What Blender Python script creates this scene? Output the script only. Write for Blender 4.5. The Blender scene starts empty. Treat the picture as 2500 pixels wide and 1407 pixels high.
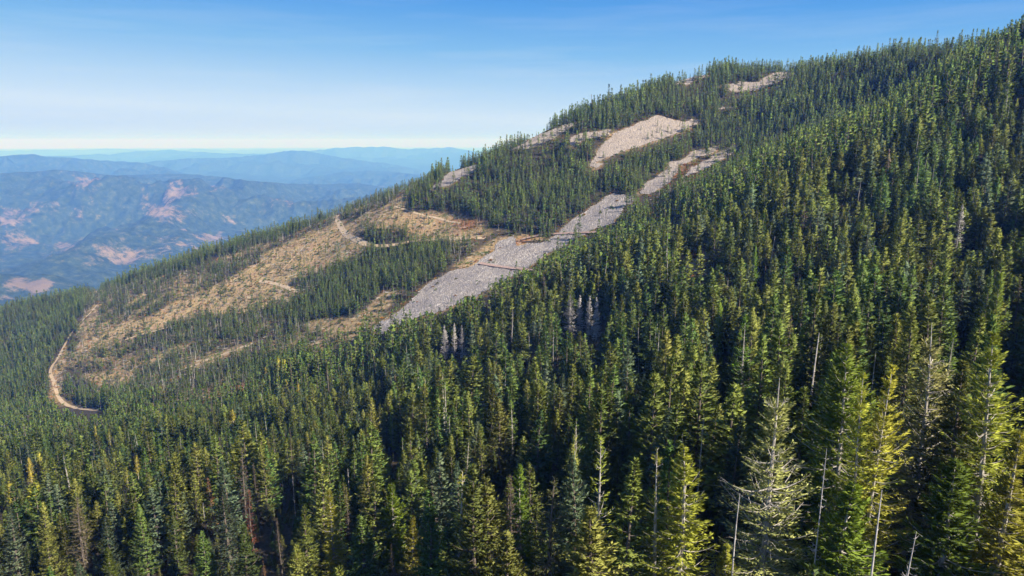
import bpy, math, random
import numpy as np
C = bpy.context.scene
R = math.radians
# ------------------------------------------------------------------ camera
F_PX = 1667.0                       # focal length for a 2500 px wide frame
HOR = 345.0                         # row of the true horizon
PITCH = math.atan((703.5 - HOR) / F_PX)
SP, CP = math.sin(PITCH), math.cos(PITCH)
cam_d = bpy.data.cameras.new('camera'); cam = bpy.data.objects.new('camera', cam_d)
C.collection.objects.link(cam); C.camera = cam
cam_d.sensor_width = 36.0; cam_d.lens = 36.0 * F_PX / 2500.0
cam_d.clip_start = 1.0; cam_d.clip_end = 250000.0
cam.location = (0, 0, 0); cam.rotation_euler = (R(90) - PITCH, 0, 0)
# ------------------------------------------------------------------ sky and sun
SUN_EL, SUN_AZ = 38.0, 131.0        # azimuth clockwise from the view direction (+Y)
w = bpy.data.worlds.new('World'); C.world = w; w.use_nodes = True
nt = w.node_tree; nt.nodes.clear()
def N(nt, t, **k):
    n = nt.nodes.new(t)
    for a, b in k.items(): setattr(n, a, b)
    return n
sky = N(nt, 'ShaderNodeTexSky', sky_type='NISHITA', sun_disc=False)
sky.sun_elevation = R(SUN_EL); sky.sun_rotation = R(SUN_AZ)
sky.altitude = 1500; sky.air_density = 1.0; sky.dust_density = 0.4; sky.ozone_density = 3.0
bg = N(nt, 'ShaderNodeBackground'); bg.inputs['Strength'].default_value = 0.085
wo = N(nt, 'ShaderNodeOutputWorld'); L = nt.links.new
tc = N(nt, 'ShaderNodeTexCoord'); sep = N(nt, 'ShaderNodeSeparateXYZ'); L(tc.outputs['Generated'], sep.inputs[0])
# clear autumn sky: deep blue above, milky toward the horizon, a little deeper toward the mountain side
xz = N(nt, 'ShaderNodeMath', operation='MULTIPLY_ADD'); L(sep.outputs['X'], xz.inputs[0]); xz.inputs[1].default_value = .035; L(sep.outputs['Z'], xz.inputs[2])
rmp = N(nt, 'ShaderNodeValToRGB'); L(xz.outputs[0], rmp.inputs[0])
e = rmp.color_ramp.elements
def lin(*c): return tuple(((q/255+.055)/1.055)**2.4 for q in c)+(1,)
e[0].position = 0.0; e[0].color = lin(198, 216, 247)
e[1].position = 0.24; e[1].color = lin(62, 137, 219)
for p, c in ((0.03, (206, 226, 247)), (0.07, (178, 211, 243)), (0.12, (130, 186, 236)), (0.18, (88, 158, 230))):
    q = e.new(p); q.color = lin(*c)
gs = N(nt, 'ShaderNodeMix', data_type='RGBA', blend_type='MULTIPLY'); gs.inputs[0].default_value = 1.0
L(rmp.outputs[0], gs.inputs[6]); gs.inputs[7].default_value = (5.95, 5.95, 5.95, 1); gs.clamp_result = False
hf = N(nt, 'ShaderNodeMapRange'); L(sep.outputs['Z'], hf.inputs[0]); hf.inputs[1].default_value = .25; hf.inputs[2].default_value = .6
mul = N(nt, 'ShaderNodeMix', data_type='RGBA'); L(hf.outputs[0], mul.inputs[0]); L(gs.outputs[2], mul.inputs[6]); L(sky.outputs[0], mul.inputs[7])
# thin streaks of high cloud
mp = N(nt, 'ShaderNodeMapping'); mp.inputs['Scale'].default_value = (2.2, 2.2, 34.0); mp.inputs['Rotation'].default_value = (0.0, 0.03, 0)
L(tc.outputs['Generated'], mp.inputs[0])
nz = N(nt, 'ShaderNodeTexNoise'); nz.inputs['Scale'].default_value = 1.3; nz.inputs['Detail'].default_value = 8; nz.inputs['Roughness'].default_value = 0.6
L(mp.outputs[0], nz.inputs['Vector'])
cr = N(nt, 'ShaderNodeMapRange'); cr.inputs[1].default_value = 0.47; cr.inputs[2].default_value = 0.75; cr.inputs[3].default_value = 0.0; cr.inputs[4].default_value = 0.32
L(nz.outputs['Fac'], cr.inputs[0])
fd = N(nt, 'ShaderNodeMapRange'); fd.inputs[1].default_value = 0.0; fd.inputs[2].default_value = 0.16; fd.inputs[3].default_value = 1.0; fd.inputs[4].default_value = 0.35
L(sep.outputs['Z'], fd.inputs[0])
cm = N(nt, 'ShaderNodeMath', operation='MULTIPLY'); L(cr.outputs[0], cm.inputs[0]); L(fd.outputs[0], cm.inputs[1])
mx = N(nt, 'ShaderNodeMix', data_type='RGBA'); L(cm.outputs[0], mx.inputs[0]); L(mul.outputs[2], mx.inputs[6]); mx.inputs[7].default_value = (4.9, 5.15, 5.5, 1)
L(mx.outputs[2], bg.inputs[0]); L(bg.outputs[0], wo.inputs[0])
sun_d = bpy.data.lights.new('sun', 'SUN'); sun_d.energy = 5.0; sun_d.angle = R(0.5); sun_d.color = (1.0, 0.93, 0.82)
sun = bpy.data.objects.new('sun', sun_d); C.collection.objects.link(sun)
sun.rotation_euler = (R(90 - SUN_EL), 0, R(180 - SUN_AZ))
vs = C.view_settings; vs.view_transform = 'Standard'; vs.look = 'None'; vs.exposure = 1.0; vs.gamma = 1.0
C.cycles.max_bounces = 4; C.cycles.diffuse_bounces = 2; C.cycles.glossy_bounces = 1; C.cycles.transmission_bounces = 2
C.cycles.volume_bounces = 0; C.cycles.transparent_max_bounces = 4

HAZE_D, HAZE_C = 8.6e-5, (.095, .29, 1.0, 1)
rng = np.random.default_rng(11); random.seed(11)
# ------------------------------------------------------------------ numeric helpers
_T = np.random.default_rng(5).random((256, 256))
def vnoise(x, y):
    xi = np.floor(x).astype(int); yi = np.floor(y).astype(int); fx = x - xi; fy = y - yi
    fx = fx*fx*(3-2*fx); fy = fy*fy*(3-2*fy); a = _T[xi & 255, yi & 255]; b = _T[(xi+1) & 255, yi & 255]
    c = _T[xi & 255, (yi+1) & 255]; d = _T[(xi+1) & 255, (yi+1) & 255]
    return (a*(1-fx)+b*fx)*(1-fy)+(c*(1-fx)+d*fx)*fy
def fbm(x, y, o=5, g=0.5):
    s = np.zeros(np.broadcast(x, y).shape); a = 1.0; t = 0
    for i in range(o): s = s + a*vnoise(x*2**i+17.3*i, y*2**i+5.1*i); t += a; a *= g
    return s/t - 0.5
def ridged(x, y, o=6, g=0.5):
    s = np.zeros(np.broadcast(x, y).shape); a = 1.0; t = 0
    for i in range(o): s = s + a*(1-np.abs(2*vnoise(x*2**i+31.7*i, y*2**i+9.9*i)-1)); t += a; a *= g
    return s/t
def ray(u, v):                       # world slopes x/y and z/y of a picture point
    a = (np.asarray(u, float)-1250)/F_PX; b = -(np.asarray(v, float)-703.5)/F_PX
    k = b*SP+CP
    return a/k, (b*CP-SP)/k
def proj(x, y, z):                   # world point -> picture row and column, depth
    d = np.maximum(y*CP - z*SP, 1e-3); up = y*SP + z*CP
    return 1250+F_PX*x/d, 703.5-F_PX*up/d, d
def pix(u, v, Y): s, t = ray(u, v); return (float(s)*Y, Y, float(t)*Y)
# ------------------------------------------------------------------ shape of the mountain side
CPT = [(2500,1407,90),(2300,1407,92),(2000,1407,94),(1700,1407,100),(1450,1407,112),(1200,1407,122),(900,1407,145),(600,1407,160),(300,1407,172),(0,1407,185),(-300,1407,205),
 (2500,1100,125),(2300,1130,120),(2000,1120,132),(1700,1150,145),(1350,1180,175),(1000,1180,215),(700,1200,235),(350,1200,280),(0,1180,340),(-300,1180,390),
 (2650,900,170),(2400,900,190),(2150,900,205),(1900,900,240),(1600,930,270),(1300,950,315),(1000,1000,365),(700,1020,430),(400,1050,500),(150,1060,580),(-100,1060,640),(-400,1060,720),
 (2700,600,290),(2400,600,330),(2150,640,350),(1900,640,370),(1650,690,395),(1450,780,400),(1200,830,440),(1000,870,490),(800,930,520),(600,970,580),
 (2700,300,430),(2400,300,480),(2150,360,500),(1950,430,520),(1750,500,540),(1550,600,560),
 (1000,760,610),(1160,680,640),(1290,655,645),(1420,565,700),(1490,500,745),(1570,450,780),(1700,390,830),(1800,355,850),(1950,300,830),(2150,260,780),
 (1160,560,790),(1300,480,830),(1400,430,860),(1500,370,890),(1600,325,920),(1700,290,950),(1850,215,1010),
 (1080,550,850),(950,500,950),(830,590,950),(880,650,830),(700,680,900),(930,720,690),(760,760,750),(500,760,900),(550,850,740),(300,830,900),(300,950,760),(150,990,770),(60,900,960),(180,780,1080),(0,860,1120),(-200,950,1000),
 (-400,850,1300),(-150,800,1330),(0,765,1370),(120,740,1380),(280,700,1320),(430,655,1260),(600,597,1200),(730,560,1150),(860,512,1110),(960,475,1080),(1060,440,1050),(1150,403,1020),(1250,365,1010),(1350,315,1010),(1450,275,1030),(1560,240,1060),(1640,205,1090),(1740,182,1110),(1850,178,1120),(1940,182,1100),(2050,188,1040),(2150,172,960),(2250,152,880),(2350,128,800),(2440,118,735),(2500,98,690),(2650,40,620),(2800,-60,560)]
WP = []
for (u, v, Y) in CPT[-25:]:          # the ground falls away behind the crest
    x, y, z = pix(u, v, Y); n = math.hypot(x, y)
    for d, drop in ((140, .30), (380, .42), (700, .46)):
        WP.append((x + x/n*d*0.8 - 0.2*d, y + y/n*d, z + z/n*d - drop*d))
WP += [(0, 10, -60), (60, 20, -50), (-80, 40, -84), (120, 60, -38), (0, -120, -30), (200, -100, 35), (-200, -100, -110), (-400, 100, -190), (-700, 300, -300), (-900, 800, -390), (300, 100, 45), (500, 250, 120), (700, 450, 190), (-650,-100,-250)]
P = np.array([pix(*c) for c in CPT] + WP)
def tps(r2): return 0.5*r2*np.log(r2+1e-9)
_S = 500.0; XY = P[:, :2]/_S
_n = len(P); _K = tps(((XY[:, None]-XY[None])**2).sum(-1)) + np.eye(_n)*2e-4
_Q = np.c_[np.ones(_n), XY]; _A = np.block([[_K, _Q], [_Q.T, np.zeros((3, 3))]])
_W = np.linalg.solve(_A, np.r_[P[:, 2], 0, 0, 0])
def raw_h(x, y):
    x = np.ravel(x)/_S; y = np.ravel(y)/_S; o = np.empty(len(x))
    for i in range(0, len(x), 40000):
        a, b = x[i:i+40000], y[i:i+40000]
        r2 = (a[:, None]-XY[None, :, 0])**2 + (b[:, None]-XY[None, :, 1])**2
        o[i:i+40000] = tps(r2) @ _W[:_n] + _W[_n] + _W[_n+1]*a + _W[_n+2]*b
    return o
GX0, GX1, GY0, GY1, GS = -1240.0, 900.0, -120.0, 1880.0, 5.0
gx = np.arange(GX0, GX1+.1, GS); gy = np.arange(GY0, GY1+.1, GS)
MX, MY = np.meshgrid(gx, gy)
cx_ = np.arange(GX0, GX1+21, 20.0); cy_ = np.arange(GY0, GY1+21, 20.0)
AX, AY = np.meshgrid(cx_, cy_); AH = raw_h(AX, AY).reshape(AX.shape)
def bil(H, x, y, s):
    i = np.clip((x-GX0)/s, 0, H.shape[1]-1.001); j = np.clip((y-GY0)/s, 0, H.shape[0]-1.001)
    a = i.astype(int); b = j.astype(int); fx = i-a; fy = j-b
    return (H[b, a]*(1-fx)+H[b, a+1]*fx)*(1-fy)+(H[b+1, a]*(1-fx)+H[b+1, a+1]*fx)*fy
HH = bil(AH, MX, MY, 20.0) + 5.0*fbm(MX/90, MY/90, 4) + 1.2*fbm(MX/14, MY/14, 3)
def gz(x, y): return bil(HH, np.asarray(x, float), np.asarray(y, float), GS)
def hit(u, v, y0=30.0, y1=1700.0, n=900):      # where a line of sight first meets the ground
    s, t = ray(u, v); ys = np.geomspace(y0, y1, n); d = t*ys - gz(s*ys, ys)
    k = np.argmax(d < 0)
    if d[k] >= 0: k = int(np.argmin(d))
    if k == 0: return float(s*ys[0]), float(ys[0])
    f = d[k-1]/(d[k-1]-d[k]+1e-9) if d[k] < 0 else 0; yy = ys[k-1]+(ys[k]-ys[k-1])*f
    return float(s*yy), float(yy)
def inpoly(u, v, poly):
    r = np.zeros(np.shape(u), bool); n = len(poly)
    for i in range(n):
        (a, b), (c, d) = poly[i], poly[(i+1) % n]
        if b == d: continue
        r ^= ((b > v) != (d > v)) & (u < (c-a)*(v-b)/(d-b)+a)
    return r
# regions of the mountain side, outlined on the photograph and carried onto the ground by the camera
TALUS = [
 [(905,812),(960,765),(1010,725),(1060,690),(1110,665),(1165,640),(1195,620),(1215,590),(1250,575),(1265,600),(1330,595),(1370,560),(1400,535),(1440,510),(1475,482),(1500,474),(1540,478),(1545,488),(1530,505),(1500,545),(1450,562),(1400,590),(1340,626),(1290,660),(1230,694),(1160,730),(1080,760),(990,788),(930,820)],
 [(1555,478),(1570,442),(1600,434),(1625,414),(1640,392),(1662,398),(1648,436),(1628,458),(1595,474)],
 [(1655,398),(1690,372),(1750,352),(1750,372),(1700,392),(1665,408)],[(1680,415),(1730,386),(1790,352),(1812,362),(1750,400),(1705,425),(1665,440)],
 [(1790,262),(1760,255),(1755,268),(1800,272)],[(1430,408),(1445,395),(1475,402),(1450,418)],
 [(1445,395),(1470,350),(1500,325),(1560,300),(1610,285),(1670,300),(1715,290),(1700,310),(1650,330),(1600,345),(1540,365),(1500,385),(1465,398)],
 [(1380,345),(1420,325),(1460,318),(1500,315),(1490,330),(1430,345),(1400,360)],
 [(1755,215),(1800,200),(1850,198),(1880,180),(1940,175),(1950,185),(1900,200),(1850,222),(1800,228)],
 [(1040,470),(1075,440),(1110,420),(1160,405),(1185,400),(1170,415),(1120,440),(1075,460)],
 [(1240,370),(1290,340),(1330,322),(1400,300),(1395,315),(1350,345),(1300,362)],
 [(1630,210),(1680,178),(1735,172),(1730,190),(1680,205)],
 [(1690,640),(1720,615),(1760,605),(1755,625),(1715,640),(1700,665),(1655,680),(1640,660)],
 [(1625,515),(1650,500),(1680,492),(1660,508),(1630,522)],
 [(2270,245),(2300,225),(2320,222),(2310,240),(2285,252)]]
BARE = [  # clear-cut ground, straw coloured
 [(985,520),(1060,520),(1140,530),(1185,545),(1200,575),(1120,590),(1020,590),(990,570),(900,560),(860,570),(855,545),(900,515),(940,500),(970,480),(1000,470)],
 [(820,535),(870,585),(905,600),(885,625),(830,650),(790,665),(700,690),(690,710),(740,712),(700,740),(640,760),(560,770),(480,770),(430,790),(380,800),(330,815),(290,835),(250,855),(200,870),(180,850),(215,815),(280,790),(360,770),(420,740),(490,720),(540,690),(600,660),(640,640),(640,610),(700,590),(760,565),(800,550)],
 [(930,715),(990,705),(960,730),(940,760),(1000,745),(950,775),(905,805),(860,835),(760,862),(720,855),(800,820),(740,790),(780,775),(850,775),(890,755)],
 [(430,900),(500,870),(560,850),(620,838),(610,855),(560,880),(480,910)],
 [(350,985),(430,965),(520,955),(620,940),(600,965),(500,978),(400,990)],
 [(190,915),(260,905),(330,905),(350,920),(300,945),(230,940)],
 [(180,860),(215,800),(240,740),(215,700),(250,705),(235,760),(225,810),(200,860),(160,880),(145,915),(165,990),(215,1000),(110,985),(118,930),(150,850)],
 [(1100,650),(1160,620),(1210,580),(1260,570),(1330,570),(1340,590),(1250,600),(1180,650),(1130,665)],
 [(1600,540),(1580,520),(1640,500),(1700,480),(1700,495),(1650,525)]]
SPARSE = [  # thinned slope with scattered thin trees
 [(215,720),(330,690),(470,655),(600,610),(720,570),(820,520),(880,480),(960,455),(1060,425),(1040,460),(960,500),(860,570),(900,600),(830,650),(790,690),(700,745),(600,770),(480,775),(420,800),(300,835),(200,870),(180,850)],
 [(150,880),(250,850),(350,830),(450,800),(520,790),(640,770),(720,790),(800,800),(850,840),(760,870),(640,860),(600,900),(620,950),(540,975),(420,985),(250,985),(180,960),(140,920)],
 [(1100,560),(1200,560),(1270,560),(1190,640),(1130,670),(1090,640)],
 [(1560,520),(1700,460),(1800,400),(1700,430),(1600,480)]]
YOUNG = [  # dense block of young firs
 [(700,690),(780,665),(850,640),(900,605),(1000,590),(1090,585),(1110,610),(1100,650),(1060,690),(990,705),(930,715),(890,750),(800,775),(720,790),(640,765),(700,735),(740,712)],
 [(880,560),(1000,560),(1010,590),(900,592)],
 [(430,790),(520,770),(640,760),(700,790),(640,800),(540,830),(440,850),(300,860)],
 [(580,880),(700,850),(820,860),(700,900),(560,960),(430,950),(520,910)]]
def anypoly(u, v, L): 
    r = np.zeros(np.shape(u), bool)
    for p in L: r |= inpoly(u, v, p)
    return r
def wob(x, y, s, a): return a*fbm(x/s, y/s, 3)*2, a*fbm(x/s+77, y/s+31, 3)*2
# ------------------------------------------------------------------ mesh helpers and materials
COL = C.collection; NRM = {}
def mesh(name, v, f, mats=(), attrs=None, fm=None, smooth=False, nrm=None):
    """v: (n,3) array; f: (m,k) array of equal-sized faces, or list of such arrays"""
    me = bpy.data.meshes.new(name); v = np.asarray(v, np.float32)
    fl = [np.asarray(a, np.int32) for a in (f if isinstance(f, list) else [f]) if len(a)]
    idx = np.concatenate([a.ravel() for a in fl]); tot = np.concatenate([np.full(len(a), a.shape[1], np.int32) for a in fl])
    me.vertices.add(len(v)); me.vertices.foreach_set('co', v.ravel())
    me.loops.add(len(idx)); me.loops.foreach_set('vertex_index', idx)
    me.polygons.add(len(tot)); st = np.r_[0, np.cumsum(tot)[:-1]].astype(np.int32)
    me.polygons.foreach_set('loop_start', st); me.polygons.foreach_set('loop_total', tot)
    for m in mats: me.materials.append(m)
    if fm is not None: me.polygons.foreach_set('material_index', np.asarray(fm, np.int32))
    me.polygons.foreach_set('use_smooth', np.full(len(tot), smooth))
    me.update(calc_edges=True)
    if nrm is not None: me.normals_split_custom_set_from_vertices(np.asarray(nrm, float)); NRM[me.name] = nrm
    for k, a in (attrs or {}).items():
        a = np.asarray(a, np.float32)
        if a.ndim == 1: t = me.attributes.new(k, 'FLOAT', 'POINT'); t.data.foreach_set('value', a)
        else: t = me.attributes.new(k, 'FLOAT_COLOR', 'POINT'); t.data.foreach_set('color', np.c_[a, np.ones(len(a))].ravel().astype(np.float32))
    return me
def link(name, me, parent=None, **p):
    o = bpy.data.objects.new(name, me); COL.objects.link(o)
    if parent: o.parent = parent
    for k, v in p.items(): o[k] = v
    return o
def mat(name): 
    m = bpy.data.materials.new(name); m.use_nodes = True; nt = m.node_tree
    b = nt.nodes['Principled BSDF']; b.inputs['Roughness'].default_value = 0.9
    b.inputs['Specular IOR Level'].default_value = 0.15
    return m, nt, b
def noise(nt, scale, detail=4, rough=.55, vec=None):
    n = N(nt, 'ShaderNodeTexNoise'); n.inputs['Scale'].default_value = scale; n.inputs['Detail'].default_value = detail; n.inputs['Roughness'].default_value = rough
    if vec is not None: nt.links.new(vec, n.inputs['Vector'])
    return n.outputs['Fac']
def ramp(nt, fac, *st):
    r = N(nt, 'ShaderNodeValToRGB'); nt.links.new(fac, r.inputs[0]); e = r.color_ramp.elements
    for i, (p, c) in enumerate(st):
        q = e[i] if i < 2 else e.new(p)
        q.position = p; q.color = (*c, 1) if len(c) == 3 else c
    return r.outputs[0]
def mixc(nt, fac, a, b, blend='MIX'):
    m = N(nt, 'ShaderNodeMix', data_type='RGBA', blend_type=blend)
    for s, x in ((0, fac), (6, a), (7, b)):
        if isinstance(x, (int, float)): m.inputs[s].default_value = x
        elif isinstance(x, tuple): m.inputs[s].default_value = (*x, 1)
        else: nt.links.new(x, m.inputs[s])
    return m.outputs[2]
def attr(nt, name, t='GEOMETRY'):
    a = N(nt, 'ShaderNodeAttribute'); a.attribute_name = name; a.attribute_type = t; return a
def mrange(nt, x, a, b, c=0., d=1.):
    m = N(nt, 'ShaderNodeMapRange'); nt.links.new(x, m.inputs[0])
    for i, q in enumerate((a, b, c, d)): m.inputs[i+1].default_value = q
    return m.outputs[0]
def math_(nt, op, a, b):
    m = N(nt, 'ShaderNodeMath', operation=op)
    for i, x in enumerate((a, b)):
        if isinstance(x, (int, float)): m.inputs[i].default_value = x
        else: nt.links.new(x, m.inputs[i])
    return m.outputs[0]
def bump(nt, b, h, strength, dist):
    n = N(nt, 'ShaderNodeBump'); n.inputs['Strength'].default_value = strength; n.inputs['Distance'].default_value = dist
    nt.links.new(h, n.inputs['Height']); nt.links.new(n.outputs[0], b.inputs['Normal'])
def geo(nt): return N(nt, 'ShaderNodeNewGeometry').outputs['Position']

# mountain ground: forest litter, straw grass on the cut ground, red soil
mG, nt, b = mat('slope_ground'); pos = geo(nt)
n1 = noise(nt, .06, 6, .65, pos); n2 = noise(nt, .5, 6, .7, pos)
lit = ramp(nt, n2, (.3, (.030, .026, .018)), (.7, (.085, .065, .040)))
st = ramp(nt, n2, (.28, (.15, .10, .052)), (.46, (.33, .232, .112)), (.62, (.45, .325, .165)), (.8, (.50, .40, .25)))
st = mixc(nt, mrange(nt, n1, .42, .62), st, ramp(nt, n2, (.3, (.20, .12, .065)), (.7, (.44, .29, .17))))
st = mixc(nt, mrange(nt, noise(nt, .09, 5, .65, pos), .52, .63), st, (.115, .12, .045))
st = mixc(nt, mrange(nt, noise(nt, .30, 5, .7, pos), .55, .66, 0, .8), st, (.105, .075, .048))
grnd = mixc(nt, attr(nt, 'bare').outputs['Fac'], lit, st)
grnd = mixc(nt, attr(nt, 'red').outputs['Fac'], grnd, ramp(nt, n2, (.3, (.16, .062, .03)), (.7, (.38, .17, .07))))
nt.links.new(grnd, b.inputs['Base Color']); bump(nt, b, n2, .8, 1.2)
# talus: grey blocks with pinkish tint
mT, nt, b = mat('talus_rock'); pos = geo(nt)
vo = N(nt, 'ShaderNodeTexVoronoi'); vo.inputs['Scale'].default_value = .55; nt.links.new(pos, vo.inputs['Vector'])
v2 = N(nt, 'ShaderNodeTexVoronoi', feature='DISTANCE_TO_EDGE'); v2.inputs['Scale'].default_value = .55; nt.links.new(pos, v2.inputs['Vector'])
sepc = N(nt, 'ShaderNodeSeparateColor'); nt.links.new(vo.outputs['Color'], sepc.inputs[0])
rk = ramp(nt, sepc.outputs[0], (0, (.28, .25, .24)), (.5, (.375, .335, .32)), (1, (.47, .425, .405)))
rk = mixc(nt, mrange(nt, noise(nt, .035, 5, .6, pos), .45, .62), rk, (.27, .245, .245))
rk = mixc(nt, math_(nt, 'MULTIPLY', attr(nt, 'warm').outputs['Fac'], .75), rk, (.50, .40, .32))
nt.links.new(rk, b.inputs['Base Color']); bump(nt, b, math_(nt, 'ADD', mrange(nt, v2.outputs[0], 0, .25), math_(nt, 'MULTIPLY', sepc.outputs[1], .8)), .9, 1.3)
# packed dirt of the tracks
mR, nt, b = mat('track_dirt'); pos = geo(nt)
nt.links.new(ramp(nt, noise(nt, .8, 5, .65, pos), (.3, (.33, .235, .15)), (.7, (.52, .40, .28))), b.inputs['Base Color'])
mRr, nt, b = mat('red_track_dirt'); pos = geo(nt)
nt.links.new(ramp(nt, noise(nt, .8, 5, .65, pos), (.35, (.24, .165, .145)), (.68, (.42, .30, .25))), b.inputs['Base Color']); bump(nt, b, noise(nt, .8, 5, .65, pos), .8, 1.)
# valley and far hills: forest texture with open patches
mV, nt, b = mat('valley_cover'); pos = geo(nt)
op = attr(nt, 'open').outputs['Fac']
f1 = noise(nt, .013, 8, .82, pos); f2 = noise(nt, .003, 7, .75, pos); f3 = noise(nt, .0012, 7, .65, pos)
fo = ramp(nt, f1, (.34, (.008, .018, .012)), (.52, (.040, .062, .032)), (.70, (.12, .145, .075)))
gr = ramp(nt, f2, (.3, (.13, .10, .07)), (.6, (.24, .175, .12)), (.8, (.36, .29, .20)))
k = math_(nt, 'ADD', op, math_(nt, 'MULTIPLY', math_(nt, 'SUBTRACT', f2, .5), 1.7))
k = math_(nt, 'ADD', k, math_(nt, 'MULTIPLY', math_(nt, 'SUBTRACT', f1, .5), 2.2))
kk = mrange(nt, k, .46, .80)
nt.links.new(mixc(nt, kk, fo, gr), b.inputs['Base Color']); bump(nt, b, f1, 1., 22.)
# foliage
def foliage(name, dark, lite, hue=(0, 0, 0), trans=.22):
    m, nt, b = mat(name); pos = N(nt, 'ShaderNodeTexCoord').outputs['Object']
    oi = N(nt, 'ShaderNodeObjectInfo').outputs['Random']
    c = mixc(nt, mrange(nt, noise(nt, .9, 3, .6, pos), .3, .7), dark, lite)
    hs = N(nt, 'ShaderNodeHueSaturation'); nt.links.new(c, hs.inputs['Color'])
    nt.links.new(mrange(nt, oi, 0, 1, .485, .528), hs.inputs['Hue'])
    nt.links.new(mrange(nt, math_(nt, 'FRACT', math_(nt, 'MULTIPLY', oi, 7.31), 0), 0, 1, .6, 1.4), hs.inputs['Value'])
    nt.links.new(hs.outputs[0], b.inputs['Base Color']); b.inputs['Roughness'].default_value = .62; b.inputs['Specular IOR Level'].default_value = .25
    t = N(nt, 'ShaderNodeBsdfTranslucent'); nt.links.new(hs.outputs[0], t.inputs[0])
    s = N(nt, 'ShaderNodeMixShader'); s.inputs[0].default_value = trans
    nt.links.new(b.outputs[0], s.inputs[1]); nt.links.new(t.outputs[0], s.inputs[2]); nt.links.new(s.outputs[0], nt.nodes['Material Output'].inputs[0])
    return m
def bark(name, a, c):
    m, nt, b = mat(name); pos = N(nt, 'ShaderNodeTexCoord').outputs['Object']
    mp = N(nt, 'ShaderNodeMapping'); mp.inputs['Scale'].default_value = (3, 3, .7); nt.links.new(pos, mp.inputs[0])
    nt.links.new(ramp(nt, noise(nt, 1.6, 5, .7, mp.outputs[0]), (.35, a), (.65, c)), b.inputs['Base Color']); return m
M = dict(
 fir=foliage('fir_needles', (.072, .098, .018), (.245, .265, .052)),
 fir_far=foliage('slope_fir_needles', (.064, .110, .020), (.225, .28, .052)),
 olive=foliage('olive_needles', (.13, .15, .028), (.31, .31, .07)),
 gold=foliage('golden_larch_needles', (.26, .27, .030), (.54, .52, .07), trans=.35),
 lime=foliage('lime_larch_needles', (.11, .17, .018), (.26, .34, .035), trans=.35),
 pale=foliage('grey_green_needles', (.21, .205, .060), (.47, .43, .16)),
 rust=foliage('rusty_dead_needles', (.20, .075, .035), (.42, .17, .085)),
 umber=foliage('brown_dead_needles', (.10, .068, .055), (.22, .15, .12)),
 tan=foliage('tan_dying_needles', (.21, .165, .09), (.42, .32, .19)),
 aspen=foliage('yellow_leaves', (.22, .21, .028), (.46, .39, .055), trans=.35),
 shrub=foliage('orange_shrub_leaves', (.17, .085, .03), (.40, .20, .06)),
 bark=bark('bark', (.055, .042, .033), (.20, .165, .135)),
 pbark=bark('pale_bark', (.19, .165, .14), (.50, .46, .41)),
 silver=bark('silver_wood', (.28, .25, .235), (.60, .56, .53)),
)
# ------------------------------------------------------------------ ground meshes
def grid_faces(nr, nc):
    i = np.arange(nr*nc).reshape(nr, nc)
    return np.stack([i[:-1, :-1], i[:-1, 1:], i[1:, 1:], i[1:, :-1]], -1).reshape(-1, 4)
U, V, _ = proj(MX, MY, HH)
def region_masks(x, y, u, v, soft=13):
    a, c = wob(x, y, 22., soft); uu, vv = u+a, v+c*.6
    tal = anypoly(uu, vv, TALUS); bare = anypoly(uu, vv, BARE); sp = anypoly(uu, vv, SPARSE); yg = anypoly(uu, vv, YOUNG)
    ok = y > 330
    return tal & ok, bare & ok & ~tal, sp & ok & ~tal, yg & ok & ~tal
tal, bare, spar, yng = region_masks(MX, MY, U, V)
patch = fbm(MX/38, MY/24, 4)
bare_f = np.where(bare, np.clip(1.05+patch, .6, 1), np.where(spar, np.clip(.35+patch*3.2, 0, 1), 0))
bare_f = np.where(tal, 1, bare_f)
def blur(a, n=1):
    for _ in range(n):
        p = np.pad(a, 1, mode='edge'); a = (p[:-2, 1:-1]+p[2:, 1:-1]+p[1:-1, :-2]+p[1:-1, 2:]+4*p[1:-1, 1:-1])/8
    return a
REDP = [[(1090,530),(1180,540),(1205,560),(1180,580),(1120,560)],[(1640,640),(1690,600),(1720,600),(1690,650),(1650,670)],[(1580,545),(1570,520),(1700,470),(1690,490),(1640,530)],[(1160,640),(1240,590),(1280,575),(1330,575),(1230,610),(1180,655)],[(560,935),(640,930),(600,975),(480,985)],[(108,985),(120,930),(135,900),(140,930),(140,960),(150,985)],[(1620,440),(1700,380),(1760,360),(1650,440),(1640,460)]]
red = anypoly(U, V, REDP) & (MY > 330)
me = mesh('slope_ground', np.stack([MX, MY, HH], -1).reshape(-1, 3), grid_faces(*MX.shape), [mG], dict(bare=blur(bare_f, 1).ravel(), red=blur(red.astype(float)*np.clip(.5+patch*3, 0, 1), 2).ravel()), smooth=True)
link('mountain_terrain', me, kind='structure', label='forested mountain side falling away to the lower left')
# talus sheet, finer, standing a little proud of the soil
TS = 2.0
tx = np.arange(-220, 760, TS); ty = np.arange(360, 1240, TS); TX, TY = np.meshgrid(tx, ty)
TZ = gz(TX, TY); tu, tv, _ = proj(TX, TY, TZ)
tm, _, _, _ = region_masks(TX, TY, tu, tv)
rock = (np.random.default_rng(3).random(TX.shape)-.5)*.7 + 1.1*np.clip(fbm(TX/9, TY/9, 2), -1, 1)
TZ = TZ + .75 + rock
q = tm[:-1, :-1] & tm[1:, 1:] & tm[:-1, 1:] & tm[1:, :-1]
fc = grid_faces(*TX.shape)[q.ravel()]
us, inv = np.unique(fc, return_inverse=True)
vv = np.stack([TX, TY, TZ], -1).reshape(-1, 3)[us]
warm = np.clip((vv[:, 2]+70)/60, 0, 1)*.8+.1
link('talus_slope', mesh('talus_slope', vv, inv.reshape(-1, 4), [mT], dict(warm=warm)), kind='structure', label='long grey boulder field running down the slope')
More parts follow.
